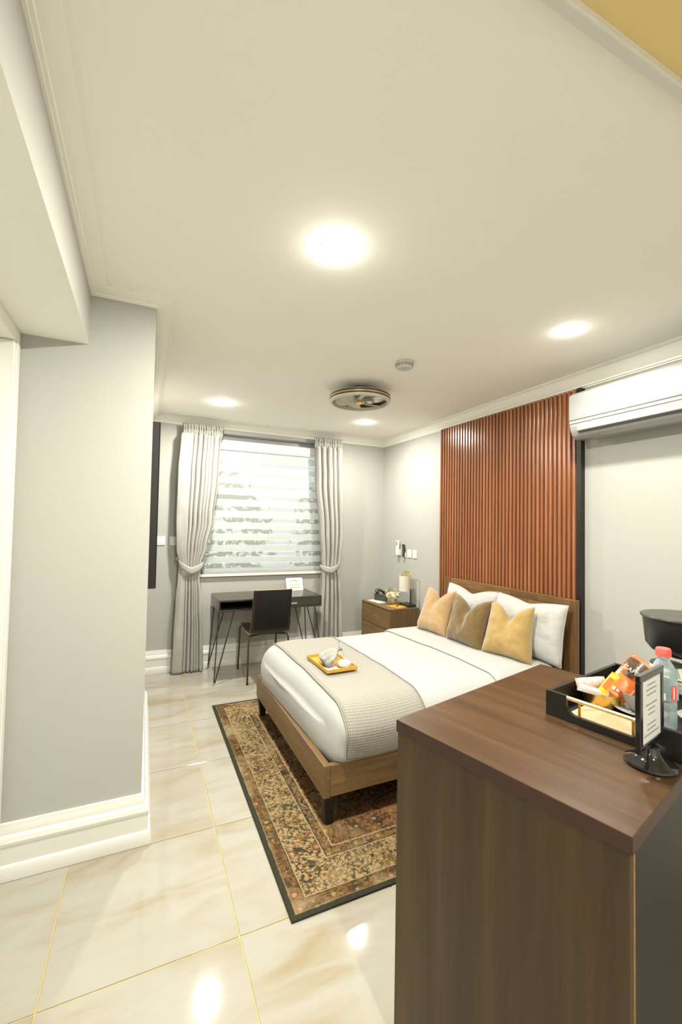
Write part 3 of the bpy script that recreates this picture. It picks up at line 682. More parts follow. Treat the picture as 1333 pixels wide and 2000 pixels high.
MB().box(BX1 - .05, BX1 - .001, BY0 + .04, BY0 + .1, .0005, R0 - .001).build('leg', M['blackwood'], t)
MB().box(BX1 - .05, BX1 - .001, BY1 - .1, BY1 - .04, .0005, R0 - .001).build('leg', M['blackwood'], t)
pn = 11
for k in range(pn):
    x = BX0 + .04 + (BX1 - BX0 - .06) * k / pn
    MB().box(x, x + (BX1 - BX0) / pn * .72, BY0 + .0305, BY1 - .0305, .262, .280, .002).build('bed_slat', M['deskblack'], t)
# headboard
HX0, HX1, HY0, HY1, HZ = 2.545, 2.585, 1.905, 3.235, .997
hb = MB().box(HX0 + .012, HX1, HY0 + .09, HY1 - .09, .20, HZ - .18).build('headboard_panel', M['hb'], t)
for y in (HY0, HY1 - .09): MB().box(HX0, HX1, y, y + .089, .0005, HZ, .003).build('headboard_stile', M['hbv'], t)
rows = [(HZ - .052, HZ), (HZ - .104, HZ - .0525), (HZ - .156, HZ - .1045), (HZ - .179, HZ - .1565)]
rr = random.Random(4)
for (za, zb) in rows:
    y = HY0 + .0895
    while y < HY1 - .0905:
        l = min(rr.uniform(.14, .42), HY1 - .0905 - y)
        if HY1 - .0905 - (y + l) < .06: l = HY1 - .0905 - y
        MB().box(HX0 + rr.uniform(0, .0008), HX1 - .001, y + .0003, y + l - .0003, za, zb, .001, seg=1).build('wood_strip', M['hb'], hb)
        y += l
MB().box(BX1 + .0005, HX0 - .0005, BY0 + .06, BY0 + .2, .18, .27).box(BX1 + .0005, HX0 - .0005, BY1 - .2, BY1 - .06, .18, .27).build('headboard_bracket', M['iron'], t)

# duvet: cross-section swept along the bed
DX0, DX1, DY0, DY1, DZ0, DZ1, DR = .826, 2.42, 1.908, 3.268, .283, .565, .135
def section(tt, x, off=0.0):
    """tt 0..1 from near hem, over the top, to the far hem; returns y, z"""
    i = 0
    if x < DX0 + DR: i = DR - math.sqrt(max(0, DR * DR - (DR - (x - DX0)) ** 2))
    hem = .317 + .010 * math.sin(x * 9 + 1) + .05 * max(0, (.95 - x) / .13) * 0
    y0, y1, zt = DY0 + i * .55, DY1 - i * .55, DZ1 - i * .9
    r = max(.03, DR - i * .4)
    segs = [('l', zt - r - hem), ('a', r * PI / 2), ('t', y1 - y0 - 2 * r), ('b', r * PI / 2), ('f', zt - r - hem)]
    tot = sum(s for _, s in segs); q = tt * tot; y = z = 0; n = (0, 1)
    for k, s in segs:
        if q <= s + 1e-9 or k == 'f':
            if k == 'l': y, z, n = y0, hem + q, (-1, 0)
            elif k == 'a': a = q / r; y, z, n = y0 + r - r * math.cos(a), zt - r + r * math.sin(a), (-math.cos(a), math.sin(a))
            elif k == 't': y, z, n = y0 + r + q, zt, (0, 1)
            elif k == 'b': a = q / r; y, z, n = y1 - r + r * math.sin(a), zt - r + r * math.cos(a), (math.sin(a), math.cos(a))
            else: y, z, n = y1, zt - r - q, (1, 0)
            break
        q -= s
    side = max(0, 1 - (z - hem) / .2) if z < hem + .2 else 0
    bul = .016 * math.sin(min(1, max(0, (z - hem) / (zt - hem))) * PI) * abs(n[0])
    nz = .010 * noise.noise(Vector((x * 2.2, y * 2.2, z * 3))) + .004 * noise.noise(Vector((x * 7, y * 7, z * 7)))
    cr = max(0, 1 - (x - DX0) / .22) * max(0, 1 - (y - y0) / .3)
    nz += cr * .005 * math.sin(z * 40 + x * 30)
    crown = .010 * math.sin(max(0, min(1, (y - y0) / (y1 - y0))) * PI)
    return y + n[0] * (off + bul + nz) , z + n[1] * (off + nz) + crown * max(0, n[1])
def setb(x, y): return .042 * max(0, 1 - (y - DY0) / .9) ** .8 * max(0, 1 - (x - DX0) / .10) if y < DY0 + .9 else 0
def duvet():
    xs = [DX0 + DR * (1 - math.cos(a * PI / 2 / 8)) for a in range(9)]
    k = 46
    xs += [DX0 + DR + (DX1 - DX0 - DR) * (i + 1) / k for i in range(k)]
    b = bmesh.new(); n = 90; R = []
    for x in xs:
        row = []
        for j in range(n + 1):
            y, z = section(j / n, x)
            
            row.append(b.verts.new((x + setb(x, y), y, z)))
        y0_, z0_ = section(0, x); y1_, z1_ = section(1, x)
        row.append(b.verts.new((x, y1_ - .035, DZ0))); row.append(b.verts.new((x + setb(x, y0_), y0_ + .035, DZ0)))
        R.append(row)
    for a, c in zip(R, R[1:]):
        m_ = len(a)
        for j in range(m_): b.faces.new((a[j], a[(j + 1) % m_], c[(j + 1) % m_], c[j]))
    # foot face as a bulging grid of its own
    def cap(row, sgn):
        ring_ = row; cen = sum((v.co for v in ring_), Vector()) / len(ring_)
        prev = ring_
        for s_, bl in ((.86, .012), (.6, .020), (.3, .022)):
            cur = [b.verts.new(cen + (v.co - cen) * s_ + Vector((sgn * bl, 0, 0))) for v in ring_]
            for j in range(len(ring_)):
                k2 = (j + 1) % len(ring_); b.faces.new((prev[j], prev[k2], cur[k2], cur[j]))
            prev = cur
        b.faces.new(prev)
    cap(R[0], -1); cap(R[-1], 1)
    bmesh.ops.recalc_face_normals(b, faces=b.faces)
    q = MB(); q._add(b); return q
dv = thing('duvet', 'plump white duvet covering the bed', 'duvet', (0, 0, 0))
duvet().build('duvet_body', M['linen'], dv, True, 80)
def fold(u, v):
    tt = .02 + .96 * u; x = 1.915 + .02 * math.sin(u * 5) + .05 * max(0, .5 - abs(u - .9) * 5) * 0 + (DX1 - .01 - 1.915) * v
    e = min(1, v * 9); off = .004 + .014 * math.sqrt(max(0, 1 - (1 - e) ** 2))
    y, z = section(tt, x, off); return Vector((x, y, z))
o = MB().grid(fold, 90, 30).build('folded_edge', M['linen'], dv, True, 80)
md = o.modifiers.new('s', 'SOLIDIFY'); md.thickness = .003; md.offset = -1
# runner
rn = bpy.data.meshes.new('bed_runner'); b = bmesh.new(); nu, nv = 100, 16; uvl = b.loops.layers.uv.new('UVMap')
RA, RB = .912, 1.385; G_ = {}
for i in range(nu + 1):
    for j in range(nv + 1):
        tt = i / nu; x = RA + (RB - RA) * j / nv
        ed = 1 if j in (0, nv) or i == 0 else 0
        y, z = section(.004 + tt * .9, x, .009 - .004 * ed); G_[i, j] = b.verts.new((x, y, z - (.006 if i == 0 else 0)))
for i in range(nu):
    for j in range(nv):
        f = b.faces.new((G_[i, j], G_[i + 1, j], G_[i + 1, j + 1], G_[i, j + 1])); f.smooth = True
        for l, (a, c) in zip(f.loops, ((i, j), (i + 1, j), (i + 1, j + 1), (i, j + 1))): l[uvl].uv = (a / nu * 1.6, c / nv * (RB - RA))
bmesh.ops.recalc_face_normals(b, faces=b.faces)
b.to_mesh(rn); b.free(); rn.materials.append(M['runner'])
rt_ = thing('bed_runner', 'beige waffle knit throw across the foot of the bed', 'throw', (0, 0, 0))
o = bpy.data.objects.new('knit_panel', rn); COL.objects.link(o); o.parent = rt_
md = o.modifiers.new('s', 'SOLIDIFY'); md.thickness = .006
for x in (RA + .002, RB - .002):
    pts = []
    for i in range(nu + 1):
        y, z = section(.004 + i / nu * .9, x, .010); pts.append((x, y, z))
    MB().tube(pts, .003, 6).build('hem', M['runner'], rt_, True, 80)

# ------------------------------------------------------------------ pillows
def pillow_mesh(wd_, hg, th, chop=0, ear=.06, seed=0, wr=.006, tap=0):
    """stands in local x (width) / z (height), thickness along y, base at z=0"""
    b = bmesh.new(); n = 36; F_, Bk = {}, {}
    def pt(i, j, sgn):
        u, v = 2 * i / n - 1, 2 * j / n - 1
        su = u * (1 - ear * (1 - v * v)); sv = v * (1 - ear * (1 - u * u))
        tk = (max(0, 1 - u ** 4) * max(0, 1 - v ** 4)) ** .55
        hv = (v + 1) / 2
        x = su * wd_ / 2 * (1 - tap * hv); z = (sv + 1) * hg / 2
        z -= chop * math.exp(-(abs(u) / .38) ** 1.5) * hv ** 2.2
        y = sgn * th / 2 * tk
        y -= sgn * .45 * chop * math.exp(-(u / .20) ** 2) * hv ** 2.5 * tk
        # sag: lower half fuller
        y *= 1.12 - .25 * hv
        nn = noise.noise(Vector((x * 9, z * 9, seed + sgn * 2))) * wr * 2 + noise.noise(Vector((x * 26, z * 22, seed + sgn * 5))) * wr
        y += nn * tk
        return Vector((x, y, z))
    for i in range(n + 1):
        for j in range(n + 1):
            F_[i, j] = b.verts.new(pt(i, j, -1))
            Bk[i, j] = F_[i, j] if i in (0, n) or j in (0, n) else b.verts.new(pt(i, j, 1))
    for i in range(n):
        for j in range(n):
            b.faces.new((F_[i, j], F_[i + 1, j], F_[i + 1, j + 1], F_[i, j + 1]))
            b.faces.new((Bk[i, j], Bk[i, j + 1], Bk[i + 1, j + 1], Bk[i + 1, j]))
    bmesh.ops.recalc_face_normals(b, faces=b.faces)
    q = MB(); q._add(b); return q
def pillow(name, label, cat, mat, loc, yaw, lean, wd_, hg, th, chop, ear, seed, group, roll=0, tap=0):
    t = thing(name, label, cat, loc, 0, group)
    t.rotation_euler = (0, 0, 0)
    t.matrix_world = Matrix.Translation(loc) @ Matrix.Rotation(-PI / 2 + yaw, 4, 'Z') @ Matrix.Rotation(-lean, 4, 'X') @ Matrix.Rotation(roll, 4, 'Y')
    pm = pillow_mesh(wd_, hg, th, chop, ear, seed, tap=tap)
    pm.build('cover', mat, t, True, 170)
    # seam piping round the edge
    pts = []; n = 36
    def e(i, j):
        u, v = 2 * i / n - 1, 2 * j / n - 1
        su = u * (1 - ear * (1 - v * v)); sv = v * (1 - ear * (1 - u * u)); hv = (v + 1) / 2
        return (su * wd_ / 2 * (1 - tap * hv), 0, (sv + 1) * hg / 2 - chop * math.exp(-(abs(u) / .38) ** 1.5) * hv ** 2.2)
    for i in range(0, n): pts.append(e(i, 0))
    for i in range(0, n): pts.append(e(n, i))
    for i in range(n, 0, -1): pts.append(e(i, n))
    for i in range(n, 0, -1): pts.append(e(0, i))
    MB().tube(pts, .0022, 5, True).build('seam', mat, t, True, 80)
    return t
# local -y faces the foot of the bed (world -x) after the -90 deg turn
pillow('pillow', 'white bed pillow at the window side of the headboard', 'pillow', M['pillow'], (2.425, 2.805, .578), 0, .20, .62, .395, .15, .050, .05, 1, 'white bed pillows')
pillow('pillow', 'white bed pillow at the foreground cabinet side of the headboard', 'pillow', M['pillow'], (2.420, 2.215, .578), 0, .17, .61, .395, .15, .03, .05, 2, 'white bed pillows')
pillow('cushion', 'pale peach velvet cushion nearest the nightstand', 'cushion', M['vel_peach'], (2.175, 2.925, .575), .08, .30, .375, .385, .15, .095, .09, 3, 'velvet cushions in a row on the bed', tap=.14)
pillow('cushion', 'dark brown velvet cushion, the middle one of three', 'cushion', M['vel_brown'], (2.185, 2.560, .575), .0, .28, .375, .370, .15, .105, .09, 4, 'velvet cushions in a row on the bed', tap=-.02)
pillow('cushion', 'golden mustard velvet cushion nearest the dark wooden cabinet', 'cushion', M['vel_gold'], (2.235, 2.195, .575), .22, .26, .375, .375, .15, .10, .09, 5, 'velvet cushions in a row on the bed', tap=.16)

# ------------------------------------------------------------------ small tray on the bed
TZ = .5975
t = thing('serving_tray', 'small mustard yellow tray on the beige throw', 'tray', (1.085, 2.485, TZ - .004), .03)
MB().box(-.10, .10, -.16, .16, 0, .005, .001).build('base', M['goldmat'], t)
MB().box(-.10, -.096, -.16, .16, .0052, .020, .001).build('rim', M['goldmat'], t); MB().box(.096, .10, -.16, .16, .0052, .020, .001).build('rim', M['goldmat'], t)
MB().box(-.0955, .0955, -.16, -.156, .0052, .020, .001).build('rim', M['goldmat'], t); MB().box(-.0955, .0955, .156, .16, .0052, .020, .001).build('rim', M['goldmat'], t)
t = thing('gift_pouch', 'grey organza drawstring pouch leaning on the yellow tray', 'pouch', (1.045, 2.470, TZ + .0025))
pa, pb_ = Vector((-.030, -.012, .020)), Vector((.075, -.022, .095))
pax = (pb_ - pa).normalized(); psd = Vector((0, 1, 0)); psd = (psd - pax * psd.dot(pax)).normalized(); pup = pax.cross(psd)
def pouch(u, v):
    a = 2 * PI * u
    pr = [(0, .70), (.08, .95), (.35, 1.0), (.6, .74), (.80, .22), (.88, .30), (1, .48)]
    for (a0, r0), (a1, r1_) in zip(pr, pr[1:]):
        if a0 <= v <= a1: rr_ = r0 + (r1_ - r0) * (v - a0) / (a1 - a0); break
    rr_ *= 1 + .13 * math.sin(4 * a + 4 * v) + .06 * math.sin(9 * a)
    p = pa + (pb_ - pa) * v * 1.08 + psd * (.074 * rr_ * math.cos(a)) + pup * (.036 * rr_ * math.sin(a))
    p.z = max(p.z, .0005)
    return p
o = MB().grid(pouch, 40, 26, True).build('pouch_body', M['organza'], t, True, 50)
md = o.modifiers.new('s', 'SOLIDIFY'); md.thickness = .001
MB().tube([pb_, pb_ + Vector((.005, .012, .03)), pb_ + Vector((.0, .004, .055)), pb_ + Vector((-.008, -.006, .04)), pb_ + Vector((-.004, -.006, .0))], .0014, 6).build('drawstring', M['organza'], t, True)
MB().tube([pb_, pb_ + Vector((.012, -.025, -.012)), pb_ + Vector((.02, -.03, -.035)), pb_ + Vector((.025, -.045, -.045))], .0014, 6).build('drawstring', M['organza'], t, True)
t = thing('soap_bar', 'round white wrapped soap beside the grey pouch on the tray', 'soap', (1.132, 2.395, TZ + .0025))
MB().lathe([(0, 0), (.034, 0), (.043, .008), (.043, .022), (.034, .031), (0, .032)], 32).build('soap', M['white2'], t, True)
MB().lathe([(0, .0325), (.026, .0325), (.010, .037), (.004, .042), (.009, .048), (0, .046)], 24).build('wrapper_twist', M['paper'], t, True)
t = thing('paper_sachet', 'flat white paper sachet under the grey pouch on the tray', 'sachet', (1.045, 2.385, TZ + .0015))
MB().box(-.05, .04, -.045, .04, 0, .0009, .0003, rot=Matrix.Rotation(.2, 4, 'Z')).build('sachet', M['paper'], t)
t = thing('soap_bar', 'white wrapped soap behind the grey pouch on the tray', 'soap', (1.125, 2.575, TZ + .0025))
MB().lathe([(0, 0), (.030, 0), (.038, .006), (.038, .034), (.030, .044), (0, .046)], 32).build('soap', M['white2'], t, True)

# ================================================================== DESK
t = thing('desk', 'black brown writing desk on hairpin legs under the window', 'desk', (0, 0, 0))
X0, X1, Y0, Y1, Z0, Z1 = .635, 1.645, 4.035, 4.515, .645, .75
MB().box(X0, X1, Y0, Y1, Z1 - .016, Z1, .0015).build('top', M['desk'], t)
MB().box(X0, X1, Y0, Y1, Z0, Z0 + .016, .0015).build('bottom_board', M['desk'], t)
for x in (X0, X1 - .016): MB().box(x, x + .016, Y0, Y1, Z0 + .0162, Z1 - .0162, .001).build('side_board', M['desk'], t)
MB().box(X0 + .0165, X1 - .0165, Y1 - .016, Y1, Z0 + .0162, Z1 - .0162).build('back_board', M['deskblack'], t)
MB().box(1.13, 1.146, Y0 + .002, Y1 - .017, Z0 + .0162, Z1 - .0162).build('divider', M['desk'], t)
dr = MB().box(1.147, X1 - .0165, Y0 - .001, Y0 + .40, Z0 + .017, Z1 - .017, .001).build('drawer', M['desk'], t)
MB().box(1.325, 1.385, Y0 - .005, Y0 - .0012, Z0 + .034, Z0 + .050, .001).build('handle', M['white'], dr)
def hairpin(cx, cy, sx, sy):
    tx, ty = cx + sx * .035, cy + sy * .03
    fx, fy = tx + sx * .0, ty
    a = (cx - sx * .02, cy - sy * .10); c = (cx - sx * .12, cy - sy * .01)
    a = (cx - sx * .005, cy - sy * .11); c = (cx - sx * .125, cy - sy * .005)
    bx, by = cx + sx * .050, cy + sy * .035
    d1 = Vector((a[0] - bx, a[1] - by)).normalized() * .016; d2 = Vector((c[0] - bx, c[1] - by)).normalized() * .016
    pts = [(a[0], a[1], Z0 - .001)]
    for k in range(9):
        an = PI * k / 8; f = (1 - math.cos(an)) / 2
        pts.append((bx + d1.x * (1 - f) + d2.x * f, by + d1.y * (1 - f) + d2.y * f, .034 - .018 * math.sin(an)))
    pts.append((c[0], c[1], Z0 - .001))
    lg = MB().tube(pts, .0055, 8).build('hairpin_leg', M['iron'], t, True)
    MB().lathe([(0, .0008), (.010, .0008), (.010, .006), (.005, .008), (.005, .012), (0, .012)], 12, cx=bx, cy=by).build('foot', M['chrome'], lg, True)
    MB().box(min(a[0], c[0]) - .012, max(a[0], c[0]) + .012, min(a[1], c[1]) - .012, max(a[1], c[1]) + .012, Z0 - .0035, Z0 - .0005).build('mount_plate', M['iron'], lg)
for sx, cx in ((-1, X0 + .02), (1, X1 - .02)):
    for sy, cy in ((-1, Y0 + .02), (1, Y1 - .02)): hairpin(cx, cy, sx, sy * (1 if sy < 0 else .2))
t = thing('menu_card', 'white menu card in a clear stand on the desk', 'card', (1.488, 4.455, .7505))
MB().prism([(-.045, 0), (-.041, 0), (.006, .130), (.002, .130)], -.093, .093, 'x').build('stand', M['glass'], t)
MB().prism([(-.0468, .001), (-.0460, .001), (.0012, .130), (.0004, .130)], -.092, .092, 'x').build('card', M['paper'], t)
Rc = Matrix.Translation((0, -.0233, .066)) @ Matrix.Rotation(math.radians(90 - 19.6), 4, 'X')
pr = MB()
for (x, y, w_, h_) in ((0, .042, .05, .006), (-.045, .03, .03, .003), (.03, .03, .04, .003)): pr.box(x - w_ / 2, x + w_ / 2, y - h_ / 2, y + h_ / 2, .0015, .0018, rot=Rc)
for x in (-.04, .0, .04): pr.box(x - .015, x + .015, -.040, -.034, .0015, .0018, rot=Rc)
pr.build('printed_text', M['ink'], t)
pi_ = MB()
for x in (-.045, -.015, .015, .045): pi_.lathe([(0, .0015), (.010, .0015), (.010, .0018), (0, .0018)], 14, rot=Rc @ Matrix.Translation((x, -.008, 0)))
pi_.build('printed_pictures', M['petalc'], t)

# ================================================================== CHAIR
t = thing('desk_chair', 'black bent plywood chair with thin metal legs at the desk', 'chair', (1.08, 4.12, 0), -.02)
CW = .185
# side profile (y, z): seat front -> seat back -> backrest top ; chair faces +y
cp = [(.235, .452), (.20, .458), (.10, .452), (.0, .446), (-.12, .443), (-.19, .446), (-.235, .463), (-.258, .50), (-.272, .56), (-.292, .66), (-.318, .78), (-.338, .868)]
def crv(u):
    s = u * (len(cp) - 1); i = min(int(s), len(cp) - 2); f = s - i
    p0, p1, p2, p3 = cp[max(i - 1, 0)], cp[i], cp[i + 1], cp[min(i + 2, len(cp) - 1)]
    q = []
    for k in (0, 1): q.append(.5 * (2 * p1[k] + (p2[k] - p0[k]) * f + (2 * p0[k] - 5 * p1[k] + 4 * p2[k] - p3[k]) * f * f + (3 * p1[k] - p0[k] - 3 * p2[k] + p3[k]) * f ** 3))
    return q
def shell_half(a, b_, name, offs, mat, par):
    def fn(u, v):
        uu = a + (b_ - a) * u; y, z = crv(uu)
        wv = CW * (1 - .06 * max(0, (uu - .6) / .4)) * (1 - .06 * max(0, (.15 - uu) / .15))
        x = (v - .5) * 2 * wv; bow = .010 * (2 * v - 1) ** 2
        if uu > .55: y += bow * .8
        else: z += bow * .5
        return Vector((x, y, z))
    o = MB().grid(fn, 28, 12).build(name, mat, par, True, 60)
    md = o.modifiers.new('s', 'SOLIDIFY'); md.thickness = .010; md.offset = 0
    md.material_offset_rim = 1; o.data.materials.append(M['ply'])
    return o
shell_half(0, .545, 'seat', 0, M['black'], t)
shell_half(.545, 1, 'backrest', 0, M['black'], t)
for sx in (-1, 1):
    MB().tube([(sx * .09, .12, .4385), (sx * .15, .19, .4385), (sx * .178, .222, .436), (sx * .186, .232, .415), (sx * .190, .262, .006)], .0085, 8).build('front_leg', M['iron'], t, True)
    MB().tube([(sx * .06, -.14, .4315), (sx * .14, -.175, .4315), (sx * .176, -.192, .428), (sx * .186, -.200, .405), (sx * .190, -.205, .006)], .0085, 8).build('rear_leg', M['iron'], t, True)
    for y in (.262, -.205):
        MB().lathe([(0, .0006), (.011, .0006), (.010, .018), (0, .018)], 12, cx=sx * .190, cy=y).build('foot', M['black'], t, True)
MB().tube([(-.09, .12, .4355), (.09, .12, .4355)], .006, 8).build('seat_support', M['iron'], t)
MB().tube([(-.06, -.14, .4285), (.06, -.14, .4285)], .006, 8).build('seat_support', M['iron'], t)

# ================================================================== NIGHTSTAND
t = thing('nightstand', 'oak brown two drawer nightstand in the corner beside the bed', 'nightstand', (0, 0, 0))
X0, X1, Y0, Y1, Z1 = 2.27, 2.612, 3.732, 4.36, .62
MB().box(X0 - .004, X1, Y0, Y1, Z1 - .014, Z1, .001).build('top', M['nsy'], t)
for y in (Y0, Y1 - .016): MB().box(X0, X1, y, y + .016, .06, Z1 - .0145, .001).build('side', M['nsz'], t)
MB().box(X0 + .02, X1, Y0 + .0165, Y1 - .0165, .06, Z1 - .02).build('carcass', M['slatback'], t)
for za, zb in ((.408, .598), (.205, .402), (.075, .199)):
    d = MB().box(X0 - .002, X0 + .0195, Y0 + .018, Y1 - .018, za, zb, .001).build('drawer', M['nsy'], t)
    zc = (za + zb) / 2
    MB().lathe([(0, 0), (.005, 0), (.004, .010), (.009, .015), (.009, .020), (0, .022)], 14, rot=Matrix.Translation((X0 - .0022, (Y0 + Y1) / 2, zc)) @ Matrix.Rotation(-PI / 2, 4, 'Y')).build('knob', M['gold'], d, True)
for x in (X0 + .03, X1 - .06):
    for y in (Y0 + .02, Y1 - .05): MB().box(x, x + .03, y, y + .03, .0005, .0595).build('foot', M['nsz'], t)

NZ = Z1 + .0006
t = thing('table_lamp', 'brass and black bedside lamp with a white cylinder shade', 'table lamp', (2.545, 3.845, NZ))
MB().box(-.050, .050, -.085, .085, 0, .026, .003).build('base', M['black'], t)
MB().lathe([(0, .0262), (.007, .0262), (.007, .185), (0, .185)], 14, cy=-.052).build('lower_pole', M['black'], t, True)
pts = [(0, -.052, .1855), (0, -.052, .330)]
for k in range(1, 7): a = k / 6 * PI / 2; pts.append((0, -.052 + .024 * (1 - math.cos(a)), .330 + .024 * math.sin(a)))
pts += [(0, .055, .354)]
MB().tube(pts, .0058, 10).build('brass_arm', M['gold'], t, True)
sh = MB().lathe([(.058, .150), (.060, .150), (.060, .312), (.058, .312), (.058, .150)], 40, cy=.058).build('shade', M['shade'], t, True)
MB().lathe([(0, .3125), (.046, .3125), (.046, .316), (.018, .320), (.016, .338), (.010, .343), (.008, .366), (0, .368)], 24, cy=.058).build('shade_fitting', M['gold'], t, True)

t = thing('telephone', 'dark grey desk telephone at the back of the nightstand', 'telephone', (2.50, 4.245, NZ), -1.15)
MB().prism([(-.085, 0), (.085, 0), (.085, .018), (-.06, .075), (-.085, .072)], -.085, .085, 'x', .004).build('body', M['phone'], t)
t2 = MB()
Rt = Matrix.Translation((0, .015, .0465)) @ Matrix.Rotation(-.375, 4, 'X')
for i in range(3):
    for j in range(4): t2.box(.0 + i * .022, .014 + i * .022, -.035 + j * .019, -.023 + j * .019, 0, .004, .001, rot=Rt)
t2.build('keypad', M['grey'], t)
hs = [(-.052, -.085, .092), (-.052, -.075, .112), (-.052, -.03, .112), (-.052, .03, .088), (-.052, .075, .064), (-.052, .082, .045)]
MB().tube(hs, [.020, .022, .015, .015, .022, .018], 12).build('handset', M['phone'], t, True)
MB().box(-.072, -.032, -.078, -.05, .0751, .092, .002).box(-.072, -.032, .05, .078, .034, .05, .002).build('cradle', M['phone'], t)
cd = [(-.066 - .01 * math.sin(k / 24 * PI) + .004 * math.cos(k * 1.9), .095 + .004 * math.sin(k * 1.9) - .0 * k, .05 - .044 * min(1, k / 10)) if k < 12 else (-.066 - .012 + .004 * math.cos(k * 1.9), .095 - (k - 12) * .006, .006 + .003 * abs(math.sin(k))) for k in range(26)]
MB().tube(cd, .0022, 5).build('cord', M['phone'], t, True)

t = thing('flower_vase', 'glass vase of cream and white roses on the nightstand', 'flower vase', (2.455, 4.005, NZ))
MB().lathe([(0, 0), (.048, 0), (.052, .006), (.054, .078), (.050, .078), (.048, .010), (0, .009)], 36).build('vase', M['glass'], t, True)
MB().lathe([(0, .0095), (.0475, .0105), (.0490, .045), (0, .046)], 28).build('water', M['glass'], t, True)
MB().lathe([(0, .011), (.036, .011), (.044, .03), (.045, .062), (.03, .072), (0, .074)], 20).build('wrapped_stems', M['petalc'], t, True)
def flower(c, r, tilt, mat, seed):
    rn_ = random.Random(seed); q = MB(); b = bmesh.new()
    Rm = Matrix.Translation(c) @ Matrix.Rotation(tilt[0], 4, 'X') @ Matrix.Rotation(tilt[1], 4, 'Y')
    for ring_, (n, rr_, op) in enumerate(((7, 1.0, .25), (6, .82, .75), (5, .6, 1.3), (4, .36, 2.0))):
        for k in range(n):
            a = 2 * PI * k / n + ring_ * .5 + rn_.uniform(-.1, .1)
            rows_ = []
            for s_ in (0, .35, .7, 1.0):
                d = r * rr_ * s_; hz = r * (.15 + .55 * s_ ** 2 * op * .5) + (.10 * r * ring_) - (.12 * r * s_ ** 3 if ring_ == 0 else 0)
                wv = r * rr_ * (.25 + .55 * math.sin(s_ * PI * .75))
                ca, sa = math.cos(a), math.sin(a)
                rows_.append([b.verts.new(Rm @ Vector((d * ca - e * wv * sa, d * sa + e * wv * ca, hz + .05 * r * abs(e)))) for e in (-.6, 0, .6)])
            for p, q2 in zip(rows_, rows_[1:]):
                for i in range(2): b.faces.new((p[i], p[i + 1], q2[i + 1], q2[i]))
    q._add(b)
    o = q.build('rose', mat, t, True, 80)
    MB().lathe([(0, r * .2), (r * .2, r * .3), (r * .18, r * .55), (0, r * .62)], 10, rot=Rm).build('rose_centre', M['petalc'], o, True)
for k, (x, y, z, r, mat, tl) in enumerate([(-.035, -.005, .098, .040, 'petal', (.5, -.7)), (.005, -.055, .100, .040, 'petalw', (1.0, -.2)), (-.02, .055, .110, .040, 'petalw', (-.8, -.4)), (.03, .0, .125, .036, 'petal', (0, .1)), (.025, .05, .105, .034, 'petalw', (-.7, .5)), (.045, -.035, .105, .034, 'petalw', (.6, .7))]):
    flower(Vector((x, y, z)), r, tl, M[mat], k)
lf = MB()
for k, (x, y, z, a, up_) in enumerate([(-.01, .06, .15, 1.2, .5), (-.06, .045, .082, 2.6, -.4), (.0, -.10, .095, -1.6, .1), (.06, .06, .10, .8, .1), (.0, .03, .158, 1.9, .6), (.03, -.09, .085, -1.0, -.3)]):
    b = bmesh.new(); dr_ = Vector((math.cos(a), math.sin(a), up_)).normalized(); sd = dr_.cross(Vector((0, 0, 1))).normalized(); c = Vector((x, y, z)); s_ = .024
    rws = [[b.verts.new(c + dr_ * s_ * (f * 2 - 1) + sd * s_ * e * .62 * math.sin(PI * min(.999, .05 + f * .9)) + Vector((0, 0, .004 * abs(e)))) for e in (-1, 0, 1)] for f in (0, .25, .5, .75, 1)]
    for p, q2 in zip(rws, rws[1:]):
        for i in range(2): b.faces.new((p[i], p[i + 1], q2[i + 1], q2[i]))
    lf._add(b)
lf.build('leaves', M['leaf'], t, True)

tag(MB().box(-.055, .055, -.12, .12, 0, .0006, rot=Matrix.Rotation(.1, 4, 'Z')).build('note_paper', M['paper']), 'white sheet of paper beside the telephone', 'paper').location = (2.375, 4.205, NZ)
t = thing('note_tray', 'flat yellow notepad with a pen at the nightstand front edge', 'notepad', (2.425, 3.855, NZ), .25)
MB().box(-.075, .075, -.085, .085, 0, .004, .0005).build('pad', M['goldmat'], t)
MB().tube([(-.03, -.02, .0085), (.05, .035, .0085)], .004, 8).build('pen', M['black'], t)

# ================================================================== DARK CABINET IN FRONT
CA = math.atan2(.207, .823)       # cabinet turn
CO = Vector((.678, 1.074, 0))     # back left corner; local x along the back edge, local -y to the viewer
CL, CD_, CZ = .850, .590, .90
def cl(u, v, z=0):
    p = Matrix.Rotation(CA, 3, 'Z') @ Vector((u, -v, 0)); return (CO.x + p.x, CO.y + p.y, z)
t = thing('cabinet', 'dark walnut cabinet in the right foreground holding the black tray', 'cabinet', CO, CA)
MB().box(0, CL, -CD_, 0, CZ - .034, CZ, .0008, seg=1).build('worktop', M['cabtop'], t)
MB().box(-.0006, -.00005, -CD_ + .0005, -.0005, CZ - .033, CZ - .001).box(.0005, CL - .0005, -CD_ - .0006, -CD_ - .00005, CZ - .033, CZ - .001).build('edge_band', M['cabedge'], t)
MB().box(.003, .021, -CD_ + .005, -.003, .0005, CZ - .0345, .0005, seg=1).build('side_panel', M['cabside'], t)
MB().box(CL - .021, CL - .003, -CD_ + .005, -.003, .0005, CZ - .0345, .0005, seg=1).build('side_panel', M['cabside'], t)
MB().box(.0215, CL - .0215, -.012, -.004, .05, CZ - .0345).build('back_panel', M['cabside'], t)
MB().box(.0215, CL - .0215, -CD_ + .03, -.0125, .06, .078).build('bottom_board', M['cabside'], t)
MB().box(.0215, CL - .0215, -CD_ + .07, -CD_ + .085, .0005, .0595).build('plinth', M['blackwood'], t)
